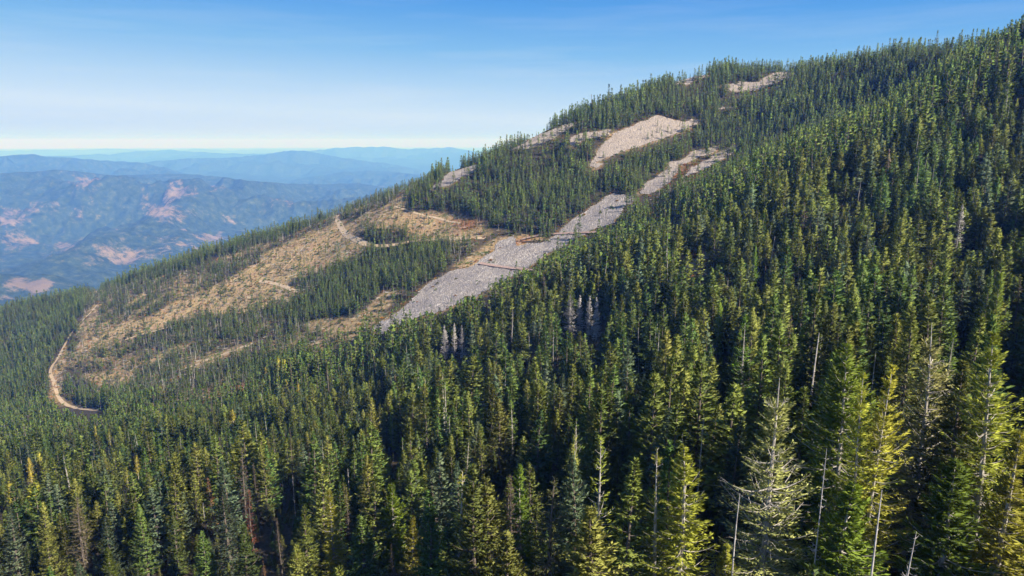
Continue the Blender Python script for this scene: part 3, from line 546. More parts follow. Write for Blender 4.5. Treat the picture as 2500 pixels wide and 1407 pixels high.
HERO = [  # kind, picture column and row of the tip, height in metres, width factor, label, short name used by neighbours
 ('goldlarch', 2452, 815, 38, 1.25, 'tallest golden larch with a white trunk, standing at the right end of the front row', 'the tallest white-trunked golden larch'),
 ('darkfir', 2365, 880, 33, 1.2, 'broad dark fir in the shade between the tall golden larch and the ragged pale fir', None),
 ('ragged', 2283, 785, 38, 1.15, 'tall ragged grey-green fir with a bare white tip, between the golden larches', 'the tall ragged fir with a bare white tip'),
 ('goldlarch', 2170, 888, 36, .95, 'golden larch with a rusty tip and white trunk, second golden larch from the right', 'the rusty-tipped golden larch'),
 ('goldlarch', 2122, 908, 35, .85, 'slim golden larch leaning against the rusty-tipped larch', None),
 ('limelarch', 2078, 838, 37, 1.25, 'broad lime-green larch with a bare spike at its tip', 'the broad lime-green larch'),
 ('ragged', 1903, 925, 37, 1.1, 'ragged pale fir with a dead forked top and bare outer limbs, standing alone in front', 'the ragged pale fir with a dead forked top'),
 ('goldlarch', 1672, 1088, 30, 1.25, 'bushy golden larch at the bottom edge, with an arched limb toward the ragged pale fir', 'the bushy golden larch with an arched limb'),
 ('thinlarch', 1612, 1090, 30, 1.0, 'thin larch with a pink-grey trunk and few golden tufts, beside the bushy golden larch', 'the pink-trunked thin larch'),
 ('pole', 1812, 1205, 24, 1.0, 'bare silver pole beside the ragged pale fir', None),
 ('twigsnag', 2018, 1095, 29, .5, 'reddish dead trunk with short stubs, between the ragged pale fir and the lime larch', None),
 ('twigsnag', 2236, 1295, 20, 1.0, 'small silver dead tree with fanned branches, at the bottom edge below the ragged white-tipped fir', 'the small fanned silver snag'),
 ('pole', 2154, 1190, 25, 1.2, 'leaning grey dead trunk in front of the rusty-tipped golden larch', None),
 ('thinlarch', 1462, 1068, 31, 1.0, 'very thin larch with a bright yellow tip rising over the dark firs', 'the thin larch with a bright yellow tip'),
 ('thinlarch', 1406, 1048, 30, .5, 'thread-thin yellow larch spire, nearest to the bright yellow larch tip', None),
 ('droopspruce', 1347, 1165, 26, 1.1, 'drooping olive spruce with hanging branches in the dark hollow', 'the drooping olive spruce'),
 ('greyfir', 1405, 1115, 27, 1.0, 'dark grey fir just behind the drooping olive spruce', None),
 ('darkfir', 1540, 1120, 29, 1.1, 'broad dark fir between the yellow-tipped larch and the pink-trunked larch', None),
 ('umber', 1250, 1160, 25, 1.0, 'brown-grey dead conifer with bare limbs beside the lime larch', 'the brown-grey dead conifer'),
 ('limelarch', 1272, 1135, 25, .7, 'bright lime larch crown behind the brown-grey dead conifer', None),
 ('pole', 1170, 1202, 22, 1.2, 'bone-white bare pole standing in front of the broad olive pines', 'the bone-white bare pole'),
 ('olivepine', 1160, 1135, 30, 1.0, 'tall olive-green pine behind the bone-white pole', 'the broad olive pines'),
 ('olivepine', 1192, 1165, 27, 1.15, 'broad yellow-olive pine on the uphill side of the bone-white pole', None),
 ('thinlarch', 1118, 1150, 28, 1.1, 'thin larch with orange-tinged tufts beside the olive pines', None),
 ('goldlarch', 1005, 1265, 17, 1.0, 'small pale golden larch at the bottom edge, spire-shaped', 'the small pale golden larch'),
 ('limelarch', 955, 1183, 23, 1.1, 'lime larch with a bare lower trunk above the small black dead tree', 'the bare-stemmed lime larch'),
 ('brightfir', 1045, 1200, 24, .9, 'bright yellow-green fir between the small golden larch and the olive pines', None),
 ('umber', 957, 1325, 12, .9, 'small blackish dead tree at the bottom edge below the lime larch', None),
 ('brightfir', 880, 1262, 20, 1.25, 'broad fresh-green fir at the bottom edge between the two golden larches', None),
 ('goldlarch', 805, 1200, 24, 1.15, 'slender golden larch with white dead side twigs, by itself among dark firs', 'the slender golden larch'),
 ('umber', 678, 1265, 17, 1.0, 'dark brown dead spire at the bottom edge', 'the dark brown dead spire'),
 ('rust', 642, 1368, 9, 1.2, 'short rust-red dead fir at the bottom edge', None),
 ('rust', 606, 1198, 20, 1.3, 'rust-red dead spire, the one nearer the grey-green fir foot', 'the rust-red spires'),
 ('rust', 510, 1165, 20, 1.3, 'rust-red dead spire, the one farther down the slope', None),
 ('greyfir', 545, 1185, 27, 1.15, 'big pale grey-green fir with a broad skirt beside the rust-red spires', 'the big grey-green fir'),
 ('brightfir', 340, 1232, 22, 1.1, 'rounded bright green fir down the slope from the big grey-green fir', 'the rounded bright green fir'),
 ('brightfir', 490, 1300, 18, 1.2, 'small bright green fir at the foot of the big grey-green fir', None),
 ('tan', 182, 1215, 24, 1.3, 'big tan-brown dying fir near the lower left corner', 'the tan dying fir'),
 ('limelarch', 262, 1338, 13, 1.0, 'small yellow larch with a white stem at the bottom edge', 'the small yellow larch'),
 ('greyfir', 20, 1245, 24, 1.1, 'blue-green fir at the lower left corner', 'the corner blue-green fir'),
 ('brightfir', 420, 1245, 20, 1.0, 'yellow-green fir between the rounded green fir and the big grey-green fir', None),
 ('darkfir', 740, 1240, 22, 1.1, 'shaggy dark fir between the dark brown spire and the slender golden larch', None),
 ('greysnag', 1393, 722, 27, 1.3, 'silver-grey dead tree with dense twigs, the brightest of the grey cluster', 'the silver dead cluster'),
 ('greysnag', 1417, 720, 24, 1., 'grey dead tree second in the silver cluster on the slope', None),
 ('greysnag', 1440, 724, 24, 1.1, 'grey dead tree third in the silver cluster on the slope', None),
 ('greysnag', 1458, 728, 24, .9, 'grey dead tree at the uphill end of the silver cluster', None),
 ('twigsnag', 1250, 755, 24, 1.0, 'fading dead tree with a bare spike, between two grey dead clusters', 'the spiked fading snag'),
 ('greysnag', 1085, 796, 24, 1.2, 'grey dead tree at the downhill end of the lower grey cluster', 'the lower grey cluster'),
 ('greysnag', 1108, 790, 23, .9, 'grey dead tree in the middle of the lower grey cluster', None),
 ('greysnag', 1128, 795, 23, 1., 'grey dead tree at the uphill end of the lower grey cluster', None),
 ('greysnag', 2350, 500, 27, .9, 'pinkish dead tree standing high on the shaded slope', 'the pinkish dead tree'),
 ('tan', 1190, 712, 20, .5, 'thin brownish fir at the edge of the boulder field', None),
 ('pole', 1292, 808, 22, 1.0, 'white bare trunk in a dark gap downhill of the silver cluster', None),
 ('pole', 1561, 798, 22, 1.0, 'white bare trunk uphill of the silver cluster', None),
 ('pole', 1353, 815, 20, 1.0, 'grey bare trunk just below the silver cluster', None),
 ('twigsnag', 942, 895, 20, .5, 'pale grey spiked snag above the lower forest', None),
 ('umber', 705, 1045, 26, .8, 'greyish-brown dead fir in the middle of the lower forest', 'the greyish-brown dead fir'),
 ('umber', 620, 1130, 22, .7, 'dull brown dead fir between the rust-red spires', None),
 ('umber', 845, 1190, 20, .7, 'dull brown dead fir behind the fresh-green fir', None),
 ('twigsnag', 714, 1160, 18, .4, 'reddish-white broken snag above the dark brown spire', None),
 ('limelarch', 2445, 668, 30, .8, 'yellow-green larch high on the right above the tallest golden larch', 'the high yellow-green larch'),
 ('limelarch', 1757, 738, 26, .75, 'yellow-green larch in the middle of the dark slope', 'the middle yellow-green larch'),
 ('limelarch', 955, 990, 22, .6, 'small lime larch in the lower forest', None),
 ('limelarch', 1845, 600, 24, .7, 'lime-tinted larch on the upper slope', None),
 ('limelarch', 1340, 1010, 20, .4, 'slim lime larch behind the drooping olive spruce', None),
 ('twigsnag', 1718, 1010, 26, .4, 'tall pinkish dead trunk behind the bushy golden larch', 'the tall pinkish dead trunk'),
 ('pole', 1668, 1050, 20, .8, 'grey dead pole directly behind the bushy golden larch', None),
 ('pole', 2140, 850, 22, .8, 'grey dead pole in the dark gap behind the rusty-tipped larch', None),
 ('darkfir', 2230, 750, 30, 1.0, 'dark fir rising behind the tall ragged fir', None),
 ('olivepine', 1240, 1300, 20, 1.2, 'olive pine filling the bottom edge under the brown-grey dead conifer', None),
 ('olivepine', 1455, 1235, 27, 1.2, 'olive-tinted pine under the thin yellow-tipped larch', None),
 ('limelarch', 2080, 1180, 24, 1.3, 'low lime larch at the bottom edge between the broad lime larch and the rusty-tipped larch', None),
 ('goldlarch', 1775, 1330, 16, 1.0, 'small golden larch low at the bottom edge beside the ragged pale fir', None),
 ('limelarch', 2330, 1120, 26, 1.3, 'green-gold larch in the half-shade at the foot of the tallest golden larch', None),
 ('goldlarch', 2490, 1060, 28, 1.2, 'golden larch cut by the right edge of the view', None),
 ('brightfir', 1090, 1290, 19, 1.1, 'bright green fir at the bottom edge below the orange-tinged thin larch', None),
 ('olivepine', 720, 1330, 16, 1.2, 'olive-green young pine at the bottom edge beside the dark brown spire', None),
 ('brightfir', 590, 1280, 22, 1.2, 'bright green fir at the foot of the rust-red spires', None),
 ('olivepine', 110, 1290, 20, 1.1, 'olive pine at the bottom left next to the tan dying fir', None),
 ('greyfir', 255, 1265, 20, 1.0, 'grey-green fir between the tan dying fir and the rounded green fir', None),
 ('aspen', 95, 1105, 9, 1.0, 'yellow broadleaf tree, largest of the yellow patch near the left edge', None),
 ('aspen', 70, 1118, 8, 1.0, 'yellow broadleaf tree at the downhill end of the yellow patch', None),
 ('aspen', 265, 1048, 9, 1.0, 'yellow broadleaf tree, upper one of a pair in the lower forest', None),
 ('aspen', 232, 1040, 8, .8, 'yellow broadleaf tree, smaller one of a pair in the lower forest', None),
 ('aspen', 332, 1115, 8, 1.0, 'yellow-orange broadleaf tree by itself in the lower forest', None),
 ('aspen', 308, 1142, 7, 1.0, 'orange-tinted broadleaf tree just below the yellow-orange one', None),
 ('aspen', 22, 1178, 9, 1.0, 'yellow broadleaf tree closest to the left edge', None),
 ('aspen', 72, 1142, 6, 1.0, 'low yellow bush-like tree under the yellow patch', None),
 ('aspen', 522, 1148, 6, .8, 'small orange-yellow tree by the rust-red spires', None)]
cache = {}; HB = []                   # HB: picture boxes of the named trees
for i, (k, u, v, H, sx, lab, short) in enumerate(HERO):
    key = (k, i % 3 if k in ('pole', 'greysnag', 'aspen', 'rust', 'umber', 'twigsnag', 'thinlarch') else i)
    H0 = 24 if k not in ('aspen',) else 12
    if k == 'aspen': H += 6
    x, y = solve(u, v, H)
    if key not in cache: cache[key] = K[k](k, 100+i, H if len(key) and key[1] == i else H0)
    pr = cache[key]; s = H/pr[2]
    sxx = sx*(1.28 if y < 130 and KK[k] != 'snag' else 1.1 if KK[k] != 'snag' else 1)
    e = plant(KK[k], pr, x, y, s, random.uniform(0, 6.28), lab, sxx, True)
    if short: LANDMARKS.append((short, x, y, e))
    _, vb, D = proj(x, y, float(gz(x, y))); hw = F_PX*H*.13*sx/D*(.5 if k in ('pole', 'twigsnag') else 1)
    HB.append((u, v, float(vb), hw, y, x, max(1.2, H*.11*sx), 8. if k not in ('pole', 'twigsnag', 'darkfir', 'greyfir', 'droopspruce') else 0.))
HB = np.array(HB)
# ------------------------------------------------------------------ the forest: where the trees stand
def grid_pts(x0, x1, y0, y1, s, j=.42):
    a, b = np.meshgrid(np.arange(x0, x1, s), np.arange(y0, y1, s)); a = a+(np.arange(a.shape[0]) % 2)[:, None]*s/2
    return (a+rng.uniform(-j, j, a.shape)*s).ravel(), (b+rng.uniform(-j, j, a.shape)*s).ravel()
X, Y = [], []
for (ya, yb, s) in ((20, 560, 5.4), (560, 1700, 4.9)):
    a, b = grid_pts(-1200, 880, ya, yb, s); k = np.abs(a) < b*1.2+110; X.append(a[k]); Y.append(b[k])
X = np.concatenate(X); Y = np.concatenate(Y); Z = gz(X, Y); u, v, D = proj(X, Y, Z); small = np.zeros(len(X), bool)
a, b = grid_pts(-420, 320, 20, 330, 4.4); a, b = a[np.abs(a) < b*1.1+60], b[np.abs(a) < b*1.1+60]   # seedlings and saplings under the tall trees
X = np.r_[X, a]; Y = np.r_[Y, b]; small = np.r_[small, np.ones(len(a), bool)]; Z = gz(X, Y); u, v, D = proj(X, Y, Z)
k = (u > -600) & (u < 3500) & (v > -500) & (v < 3200); X, Y, Z, u, v, D, small = (a[k] for a in (X, Y, Z, u, v, D, small))
tl, ba, sp, yg = region_masks(X, Y, u, v)
n = len(X); dn = fbm(X/34, Y/34, 3); r = rng.random(n)
ridge = D > 700
H = np.where(Y < 520, rng.normal(24.5, 4.6, n), rng.normal(19, 3., n)); H = np.where(D > 620, rng.normal(14.8, 3.9, n), H)
H = np.where((u < 700) & (v > 950) & (D > 330), rng.normal(18, 2.5, n), H)
H = np.where((u < 950) & (D > 240) & (D <= 520), rng.normal(15.8, 3.6, n), H)
H = H*(1+.55*fbm(X/42+3, Y/42, 2)); H = np.where(rng.random(n) < .24, H*rng.uniform(.4, .8, n), H)
H = np.where(small, rng.uniform(3, 9, n), H)
keep = np.where(dn < -.12, .42, .95)*np.where((Y < 560) & ~small, np.clip(1-(u-700)/2200, .76, 1), 1)
keep = np.where(sp, np.clip(.68+fbm(X/30, Y/18, 3)*3., .12, .95), keep); H = np.where(sp, rng.normal(10.5, 2.8, n), H)
keep = np.where(ba, np.clip(.17+np.maximum(fbm(X/20, Y/13, 3)+.01, 0)*4.2, 0, .9), keep); H = np.where(ba, rng.normal(6.2, 3.0, n), H)
keep = np.where(yg, .97, keep); H = np.where(yg, rng.normal(11.5, 2.4, n), H)
keep = np.where(tl, np.where(u > 1545, np.clip(.04+fbm(X/15+9, Y/15, 3)*1.5, 0, .5), np.where(fbm(X/20+9, Y/20, 2) > .25, .12, .005)), keep); H = np.where(tl, rng.normal(8, 2.5, n), H)
crest = (v < 420+0*v) & (u > 1200) & (D > 780) & (D < 1300)
for xs, ys in TR:                     # keep the tracks open
    for i0 in range(0, len(xs), 3):
        keep = np.where(np.hypot(X-xs[i0], Y-ys[i0]) < 5.5, 0, keep)
cam_strip = (u > 100) & (u < 260) & (v > 700) & (v < 1010)
H = np.clip(H, 3.0, 34)
tu_, tv_, tD = proj(X, Y, Z+H)
keep = np.where((tv_ > 1500), 0, keep)
# nothing may stand in front of the named trees or inside them
for (hu, hv, vb, hw, hy, hx, hr, sunny) in HB:
    if sunny:                         # open to the sun side
        ax_, ay_ = X-hx, Y-hy; al = ax_*.83-ay_*.56; ac = np.abs(ax_*.56+ay_*.83); keep = np.where((al > 0) & (al < 14) & (ac < 4) & (H > 9), 0, keep)
    front = (Y < hy) & (np.abs(u-hu) < hw+F_PX*2.2/D) & (tv_ < hv+(min(vb, 1450)-hv)*.8) & (Y > hy-160)
    keep = np.where(front, 0, keep)
    keep = np.where(np.hypot(X-hx, Y-hy) < hr+.8, 0, keep)
inT = anypoly(tu_, tv_+np.where(D < 560, 13, 4), TALUS) & ~tl & (rng.random(n) < .93)
inB = anypoly(tu_, tv_+4, BARE) & ~ba & ~sp & ~yg & (rng.random(n) < .75)
for f in (0, .2, .4, .6, .8): inT |= inpoly(tu_, tv_+(v-tv_)*f, TALUS[-3]) & (v > 650) & (rng.random(n) < .9)
for f in (.25, .5, .75): inT |= anypoly(tu_, tv_+(v-tv_)*f, TALUS[1:6]) & ~tl & (D > 500) & (rng.random(n) < .45)
keep = np.where(inT | (inB & (v > 560-.1*u)), 0, keep)
for (ru, rv) in ROAD1:
    keep = np.where((np.abs(tu_-ru) < np.where(rv > 950, 15, 9)) & (tv_ < rv+np.where(rv > 950, 9, 3)) & (v > rv) & (D > 500), 0, keep)
# hidden behind the crest by more than a tree's height
hid = np.zeros(n)
for f in np.linspace(.3, .985, 46): hid = np.maximum(hid, gz(X*f, Y*f)-(Z+H)*f)
keep = np.where(hid > 7, 0, keep)
K2 = r < keep; X, Y, Z, H, u, v, D, sp, ba, yg, tl, tu_, tv_ = (a[K2] for a in (X, Y, Z, H, u, v, D, sp, ba, yg, tl, tu_, tv_)); n = len(X)
kind = np.zeros(n, int); q = rng.random(n)        # 0 fir, 1 larch, 2 dead trunk, 3 brown
larchy = np.clip(fbm(X/60+5, Y/60, 3)*1.2, 0, .3)
kind[q < .022+larchy*.25] = 1; kind[(q > .975)] = 2; kind[(q > .965) & (q <= .975)] = 3
H = np.where(kind == 2, H*.78, H)
kind[(D > 700) & (q > .97)] = 0
kind[ba & (q > .82)] = 2; kind[sp & (q > .85)] = 2
kind[(u < 760) & (D > 200) & (D < 640) & (rng.random(n) < .03*np.clip(fbm(X/50+8, Y/50, 2)*4, 0, 1))] = 4
lod = np.where(D < 235, 0, np.where(D < 470, 1, 2)).astype(int)
thin = (sp | ba)
# prototypes: index -> (trunk mesh, crown mesh, height)
PR = []; IDX = {}
def reg(key, pr): IDX.setdefault(key, []).append(len(PR)); PR.append(pr)
for i in range(5):
    leaf = ('fir', 'fir', 'greyfir', 'fir', 'brightfir')[i]
    reg((0, 0), conifer('fir', 300+i, 25, Rc=(4.3, 3.6, 4.6, 3.0, 4.3)[i], base=.10+.05*(i % 3), nb=115, nl=28, LL=1.1, LW=.42, pw=(.85, .7, .95, .7, .85)[i], up=.25, droop=.35, gap=.12, leaf=leaf))
for i in range(2): reg((0, 9), conifer('fir_o', 310+i, 25, Rc=3.9, base=.1, nb=105, nl=30, LL=.95, LW=.4, pw=.62, up=.3, droop=.3, gap=.1, leaf='olive'))
for i in range(6):
    leaf = ('fir', 'fir', 'greyfir', 'fir', 'fir', 'brightfir')[i]
    reg((0, 1), conifer('fir_b', 320+i, 25, Rc=(4.9, 3.9, 4.6, 3.2, 4.4, 4.1)[i], base=(.12, .3, .15, .4, .1, .2)[i], nb=84, nl=14, LL=1.5, LW=.48, pw=(.85, .7, .95, .65, .9, .75)[i], up=.25, droop=.35, gap=.15, leaf=leaf, wood=False, tr_k=4))
for i in range(5):
    reg((0, 2), conifer('fir_c', 340+i, 16, Rc=(2.7, 2.2, 2.5, 1.9, 2.8)[i], base=(.06, .15, .1, .25, .05)[i], nb=44, nl=8, LL=1.5, LW=.55, pw=(.9, .75, .95, .75, .9)[i], up=.25, droop=.35, gap=.15, leaf='fir_far', wood=False, tr_k=4))
for i in range(2):                    # slim, half-bare trees left on the thinned ground
    reg((0, 3), conifer('pine_c', 350+i, 12, Rc=1.5, base=.22, nb=30, nl=6, LL=1.3, LW=.5, pw=.5, up=.3, droop=.2, gap=.3, leaf='thin', bk='pbark', wood=False, tr_k=3, trunk_r=.13))
for i in range(2):
    lf = ('lime', 'limedark')[i]
    reg((1, 0), conifer('larch', 360+i, 26, Rc=2.6, base=.25, nb=85, nl=16, LL=.9, LW=.26, pw=.6, up=.2, droop=.3, gap=.25, leaf=lf, bk='pbark'))
    reg((1, 1), conifer('larch_b', 370+i, 26, Rc=2.6, base=.25, nb=60, nl=9, LL=1.3, LW=.36, pw=.6, up=.2, droop=.3, gap=.25, leaf='limedark', bk='pbark', wood=False, tr_k=4))
    reg((1, 2), conifer('larch_c', 380+i, 16, Rc=1.8, base=.15, nb=34, nl=6, LL=1.3, LW=.45, pw=.6, up=.2, droop=.3, gap=.25, leaf='limedark', wood=False, tr_k=3))
    reg((2, 0), snag('snag', 390+i, 22, .17, 30, 1.0, base=.3))
    reg((2, 1), snag('snag_b', 394+i, 22, .17, 26, 1.3, base=.35))
    reg((2, 2), snag('snag_c', 398+i, 15, .11, 14, .8, base=.4))
    for z_ in (0, 1, 2): reg((4, z_), K['aspen']('aspen_b', 410+i, 13))
    reg((3, 0), K['umber']('umber', 400+i, 22)); reg((3, 1), conifer('umber_b', 402+i, 22, Rc=2., nb=50, nl=8, LL=1.2, LW=.3, leaf='umber', wood=False, tr_k=4)); reg((3, 2), conifer('umber_c', 404+i, 15, Rc=1.5, nb=30, nl=6, LL=1.2, LW=.4, leaf='umber', wood=False, tr_k=3))
pick = np.empty(n, int)
for (kk, ll), L_ in IDX.items():
    if ll in (3, 9): continue
    m = (kind == kk) & (lod == ll); st_ = fbm(X[m]/46+20, Y[m]/46, 2)*2.6+.5+rng.normal(0, .22, m.sum())
    pick[m] = np.array(L_)[np.clip((st_*len(L_)).astype(int), 0, len(L_)-1)]
m = (kind == 0) & (lod == 2) & thin & (rng.random(n) < .35); pick[m] = rng.choice(IDX[(0, 3)], m.sum())
m = (kind == 0) & (D < np.where(u < 1300, 330, 210)) & (rng.random(n) < .42) & (lod < 2); pick[m] = rng.choice(IDX[(0, 9)]+IDX[(0, 0)][4:], m.sum())
PH = np.array([p[2] for p in PR]); sc = H/PH[pick]; wx = rng.uniform(1.0, 1.55, n); yaw = rng.uniform(0, 6.28, n)
# the largest in the picture are trees of their own, the rest one mass
size = F_PX*H/D*np.clip((1407-tv_)/(F_PX*H/D), 0, 1); vis = (tu_ > 2) & (tu_ < 2498) & (tv_ < 1395) & (tv_ > 0)
indiv = np.zeros(n, bool)
heroN = {a: sum(1 for t in THINGS if t[1] == a) for a in NAMES}
order = np.argsort(-np.where(vis, size, 0))
for kk, nm, cap, mn in ((0, 'fir', 298, 20), (1, 'larch', 60, 45), (2, 'snag', 70, 45), (3, 'brown', 30, 40), (4, 'aspen', 60, 14)):
    c = [i for i in order if kind[i] == kk and vis[i] and size[i] > mn][:cap-heroN[nm]]; indiv[c] = True
KN = ['fir', 'larch', 'snag', 'brown', 'aspen']
for i in np.where(indiv)[0]:
    plant(KN[kind[i]], PR[pick[i]], float(X[i]), float(Y[i]), float(sc[i]), float(yaw[i]), None, float(wx[i]))
# labels by neighbourhood: kind + direction from the nearest named tree
ORD = ['', 'second ', 'third ', 'fourth ', 'fifth ', 'sixth ', 'seventh ', 'eighth ', 'ninth ', 'tenth ']+[f'{a}th ' for a in range(11, 60)]
ADJ = {'fir': ('green fir', 'short green fir', 'tall green fir'), 'larch': ('yellow-green larch',)*3, 'snag': ('bare dead trunk',)*3, 'brown': ('brown dying conifer',)*3, 'aspen': ('yellow broadleaf tree',)*3}
bk = {}
for t in THINGS:
    e, kd, x, y, zt, hero, hh = t
    if hero: continue
    ds = [(math.hypot(x-a, y-b), nme, a, b) for nme, a, b, _ in LANDMARKS]; dd, nme, a, b = min(ds)
    dx, dy = x-a, y-b
    dr = ('uphill of' if dx > 0 else 'downhill of') if abs(dx) > abs(dy) else ('behind' if dy > 0 else 'in front of')
    ad = ADJ[kd][1 if hh < 17 else 2 if hh > 27 else 0]
    bk.setdefault((nme, dr, ad), []).append((dd, e))
for (nme, dr, ad), L_ in bk.items():
    L_.sort(key=lambda q: q[0])
    for i, (dd, e) in enumerate(L_):
        e['label'] = (f'nearest {ad} {dr} {nme}' if i == 0 else f'{ORD[i]}nearest {ad} {dr} {nme}')
# the mass of smaller trees as one object of placed copies
def gn_scatter(name, xs, idx, rot, scl, protos, **p):
    lib = bpy.data.collections.new(name+'_kinds')
    for i, pr in enumerate(protos):
        parts = [m for m in pr[:2] if m is not None]
        v, f, fm, off = [], [], [], 0; mats = []; nn = []
        for me in parts:
            a = np.empty(len(me.vertices)*3, np.float32); me.vertices.foreach_get('co', a); v.append(a.reshape(-1, 3)); nn.append(NRM.get(me.name, np.zeros((len(v[-1]), 3))))
            b = np.empty(len(me.loops), np.int32); me.loops.foreach_get('vertex_index', b); f.append(b.reshape(-1, 4)+off); off += len(v[-1])
            fm.append(np.full(len(me.polygons), len(mats))); mats.append(me.materials[0])
        o = bpy.data.objects.new(f'{name}_kind_{i:03d}', mesh(f'{name}_kind_{i:03d}', np.concatenate(v), np.concatenate(f), mats, fm=np.concatenate(fm), smooth=name == 'conifer_forest', nrm=np.concatenate(nn) if name == 'conifer_forest' else None)); lib.objects.link(o)
    me = bpy.data.meshes.new(name); me.vertices.add(len(xs)); me.vertices.foreach_set('co', np.asarray(xs, np.float32).ravel())
    for k, t, a, key in (('pick', 'INT', idx, 'value'), ('turn', 'FLOAT_VECTOR', rot, 'vector'), ('size', 'FLOAT_VECTOR', scl, 'vector')):
        me.attributes.new(k, t, 'POINT').data.foreach_set(key, np.asarray(a, np.int32 if t == 'INT' else np.float32).ravel())
    o = link(name, me, **p); ng = bpy.data.node_groups.new(name+'_placing', 'GeometryNodeTree')
    ng.interface.new_socket('Geometry', in_out='INPUT', socket_type='NodeSocketGeometry'); ng.interface.new_socket('Geometry', in_out='OUTPUT', socket_type='NodeSocketGeometry')
    gi, go = ng.nodes.new('NodeGroupInput'), ng.nodes.new('NodeGroupOutput'); ip = ng.nodes.new('GeometryNodeInstanceOnPoints'); ci = ng.nodes.new('GeometryNodeCollectionInfo')
    ci.inputs['Collection'].default_value = lib; ci.inputs['Separate Children'].default_value = True; ci.inputs['Reset Children'].default_value = True
    l = ng.links.new; l(gi.outputs[0], ip.inputs['Points']); l(ci.outputs[0], ip.inputs['Instance']); ip.inputs['Pick Instance'].default_value = True
    for nm, t, s in (('pick', 'INT', 'Instance Index'), ('turn', 'FLOAT_VECTOR', 'Rotation'), ('size', 'FLOAT_VECTOR', 'Scale')):
        a = ng.nodes.new('GeometryNodeInputNamedAttribute'); a.data_type = t; a.inputs['Name'].default_value = nm; l(a.outputs['Attribute'], ip.inputs[s])
    l(ip.outputs[0], go.inputs[0]); md = o.modifiers.new('placing', 'NODES'); md.node_group = ng
    return o
m = ~indiv; z0 = np.zeros(m.sum())
gn_scatter('conifer_forest', np.stack([X, Y, Z-.2], -1)[m], pick[m], np.stack([rng.normal(0, .03, m.sum()), rng.normal(0, .03, m.sum()), yaw[m]], -1), np.stack([sc*wx, sc*wx, sc], -1)[m], PR,
           kind='stuff', label='dense green conifer forest covering the mountain side')
print('TREES', n, 'indiv', indiv.sum(), {KN[k]: int((indiv & (kind == k)).sum()) for k in range(5)}, 'things', len(THINGS))
# ------------------------------------------------------------------ shrubs, felled wood, loose boulders
def blob(name, seed, leaf, nk=60, rad=1.0, hgt=.8, L0=.55, W0=.6):
    g = np.random.default_rng(seed); c = G(); d = g.normal(0, 1, (nk, 3)); d[:, 2] = np.abs(d[:, 2]); d /= np.linalg.norm(d, axis=1)[:, None]
    p = d*np.array([rad, rad, hgt])*g.uniform(.3, .8, nk)[:, None]; w_ = np.cross(d, g.normal(0, 1, (nk, 3))); w_ /= np.linalg.norm(w_, axis=1)[:, None]
    c.kites(p, d, w_, np.full(nk, L0), np.full(nk, L0*W0), g); return c.mesh(name, M[leaf]), None, 1.0
def log_(name, seed, L0):
    g = G(); g.tube([[-L0/2, 0, .15], [0, .1, .22], [L0/2, 0, .15]], [.16, .13, .06], 4); return g.mesh(name, M['silver']), None, 1.0
def rock_(name, seed):
    g = np.random.default_rng(seed); v = np.array([(x, y, z) for x in (-1, 1) for y in (-1, 1) for z in (-1, 1)])*g.uniform(.45, .8, (8, 3))
    f = np.array([(0,1,3,2),(4,6,7,5),(0,4,5,1),(2,3,7,6),(0,2,6,4),(1,5,7,3)]); return mesh(name, v, f, [M['stone']]), None, 1.0
shr = [blob('shrub', 1, 'shrub'), blob('shrub', 2, 'shrub'), blob('shrub', 3, 'brightfir'), blob('shrub', 4, 'droop')]
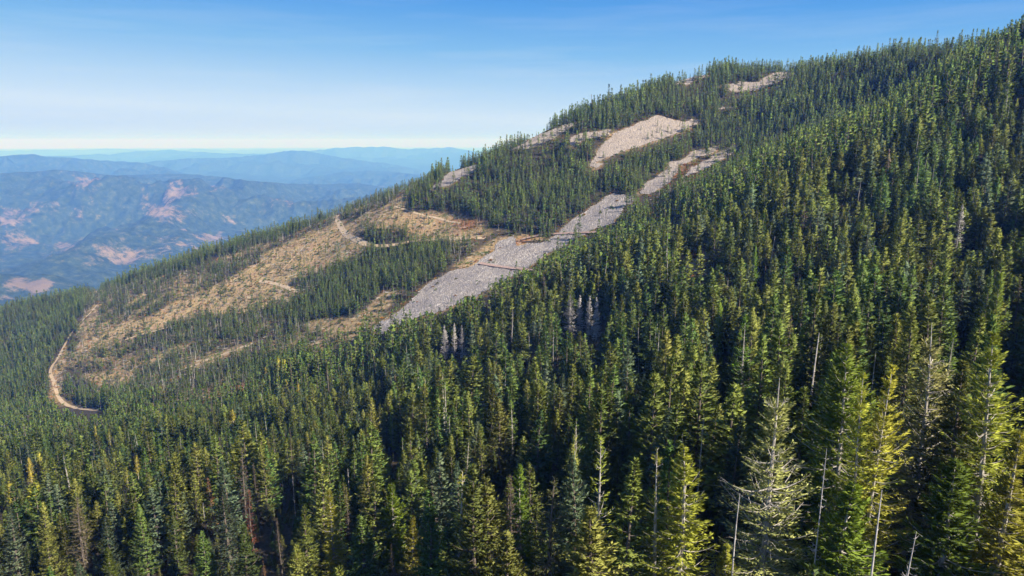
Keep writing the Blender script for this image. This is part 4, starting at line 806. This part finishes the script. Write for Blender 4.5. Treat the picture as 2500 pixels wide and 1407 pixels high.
def scatter_zone(s, yr, fn):
    a, b = grid_pts(-1000, 620, yr[0], yr[1], s); z = gz(a, b); uu, vv, dd = proj(a, b, z); k = (uu > -100) & (uu < 2600) & (vv < 1100) & (np.abs(a) < b)
    a, b, z, uu, vv, dd = (t[k] for t in (a, b, z, uu, vv, dd)); T_, B_, S_, Y_ = region_masks(a, b, uu, vv); pr = fn(a, b, uu, vv, T_, B_, S_, Y_); k = rng.random(len(a)) < pr
    return a[k], b[k], z[k], T_[k], B_[k], anypoly(uu[k], vv[k], REDP)
def edge(a, b, uu, vv, T_, B_, S_, Y_):
    near = anypoly(uu+8, vv+5, TALUS) | anypoly(uu-10, vv-6, TALUS) | anypoly(uu, vv+7, TALUS)
    return np.where(T_, np.where(fbm(a/18, b/18, 2) > .25, .22, .006), np.where(near, .6, np.where(B_, .16+.8*np.clip(fbm(a/25, b/25, 3), 0, 1), np.where(S_, .2, 0))))
a, b, z, T_, B_, Rd = scatter_zone(3.4, (380, 1250), edge); k = len(a); s = rng.uniform(.7, 1.9, k)
pk = np.where(Rd | (rng.random(k) < .3), rng.integers(0, 2, k), rng.integers(2, 4, k))
gn_scatter('undergrowth', np.stack([a, b, z+np.where(T_, .9, 0)], -1), pk, np.stack([a*0, a*0, rng.uniform(0, 6.28, k)], -1), np.stack([s, s, s*rng.uniform(.6, 1.3, k)], -1), shr, kind='stuff', label='low green and orange shrubs on the clearings and boulder edges')
a, b, z, T_, B_, Rd = scatter_zone(3.6, (450, 1250), lambda a, b, uu, vv, T_, B_, S_, Y_: np.where(B_, .20, np.where(S_, .10, 0))); k = len(a)
gn_scatter('felled_wood_debris', np.stack([a, b, z], -1), rng.integers(0, 2, k), np.stack([a*0, a*0, rng.normal(.5, .8, k)], -1), np.stack([np.ones(k)]*3, -1)*rng.uniform(.6, 1.3, (k, 1)), [log_('log', 1, 5.), log_('log', 2, 8.)], kind='stuff', label='silvery logs and branches strewn over the cleared ground')
a, b, z, T_, B_, Rd = scatter_zone(2.2, (400, 1200), lambda a, b, uu, vv, T_, B_, S_, Y_: np.where(T_, .35, 0)); k = len(a); s = rng.uniform(.22, .55, (k, 1))
gn_scatter('boulder_rubble', np.stack([a, b, z+.75+rng.uniform(-.3, .3, k)], -1), rng.integers(0, 4, k), rng.uniform(0, 6.28, (k, 3)), s*rng.uniform(.7, 1.2, (k, 3)), [rock_('rock', i) for i in range(4)], kind='stuff', label='loose grey boulders piled over the talus')
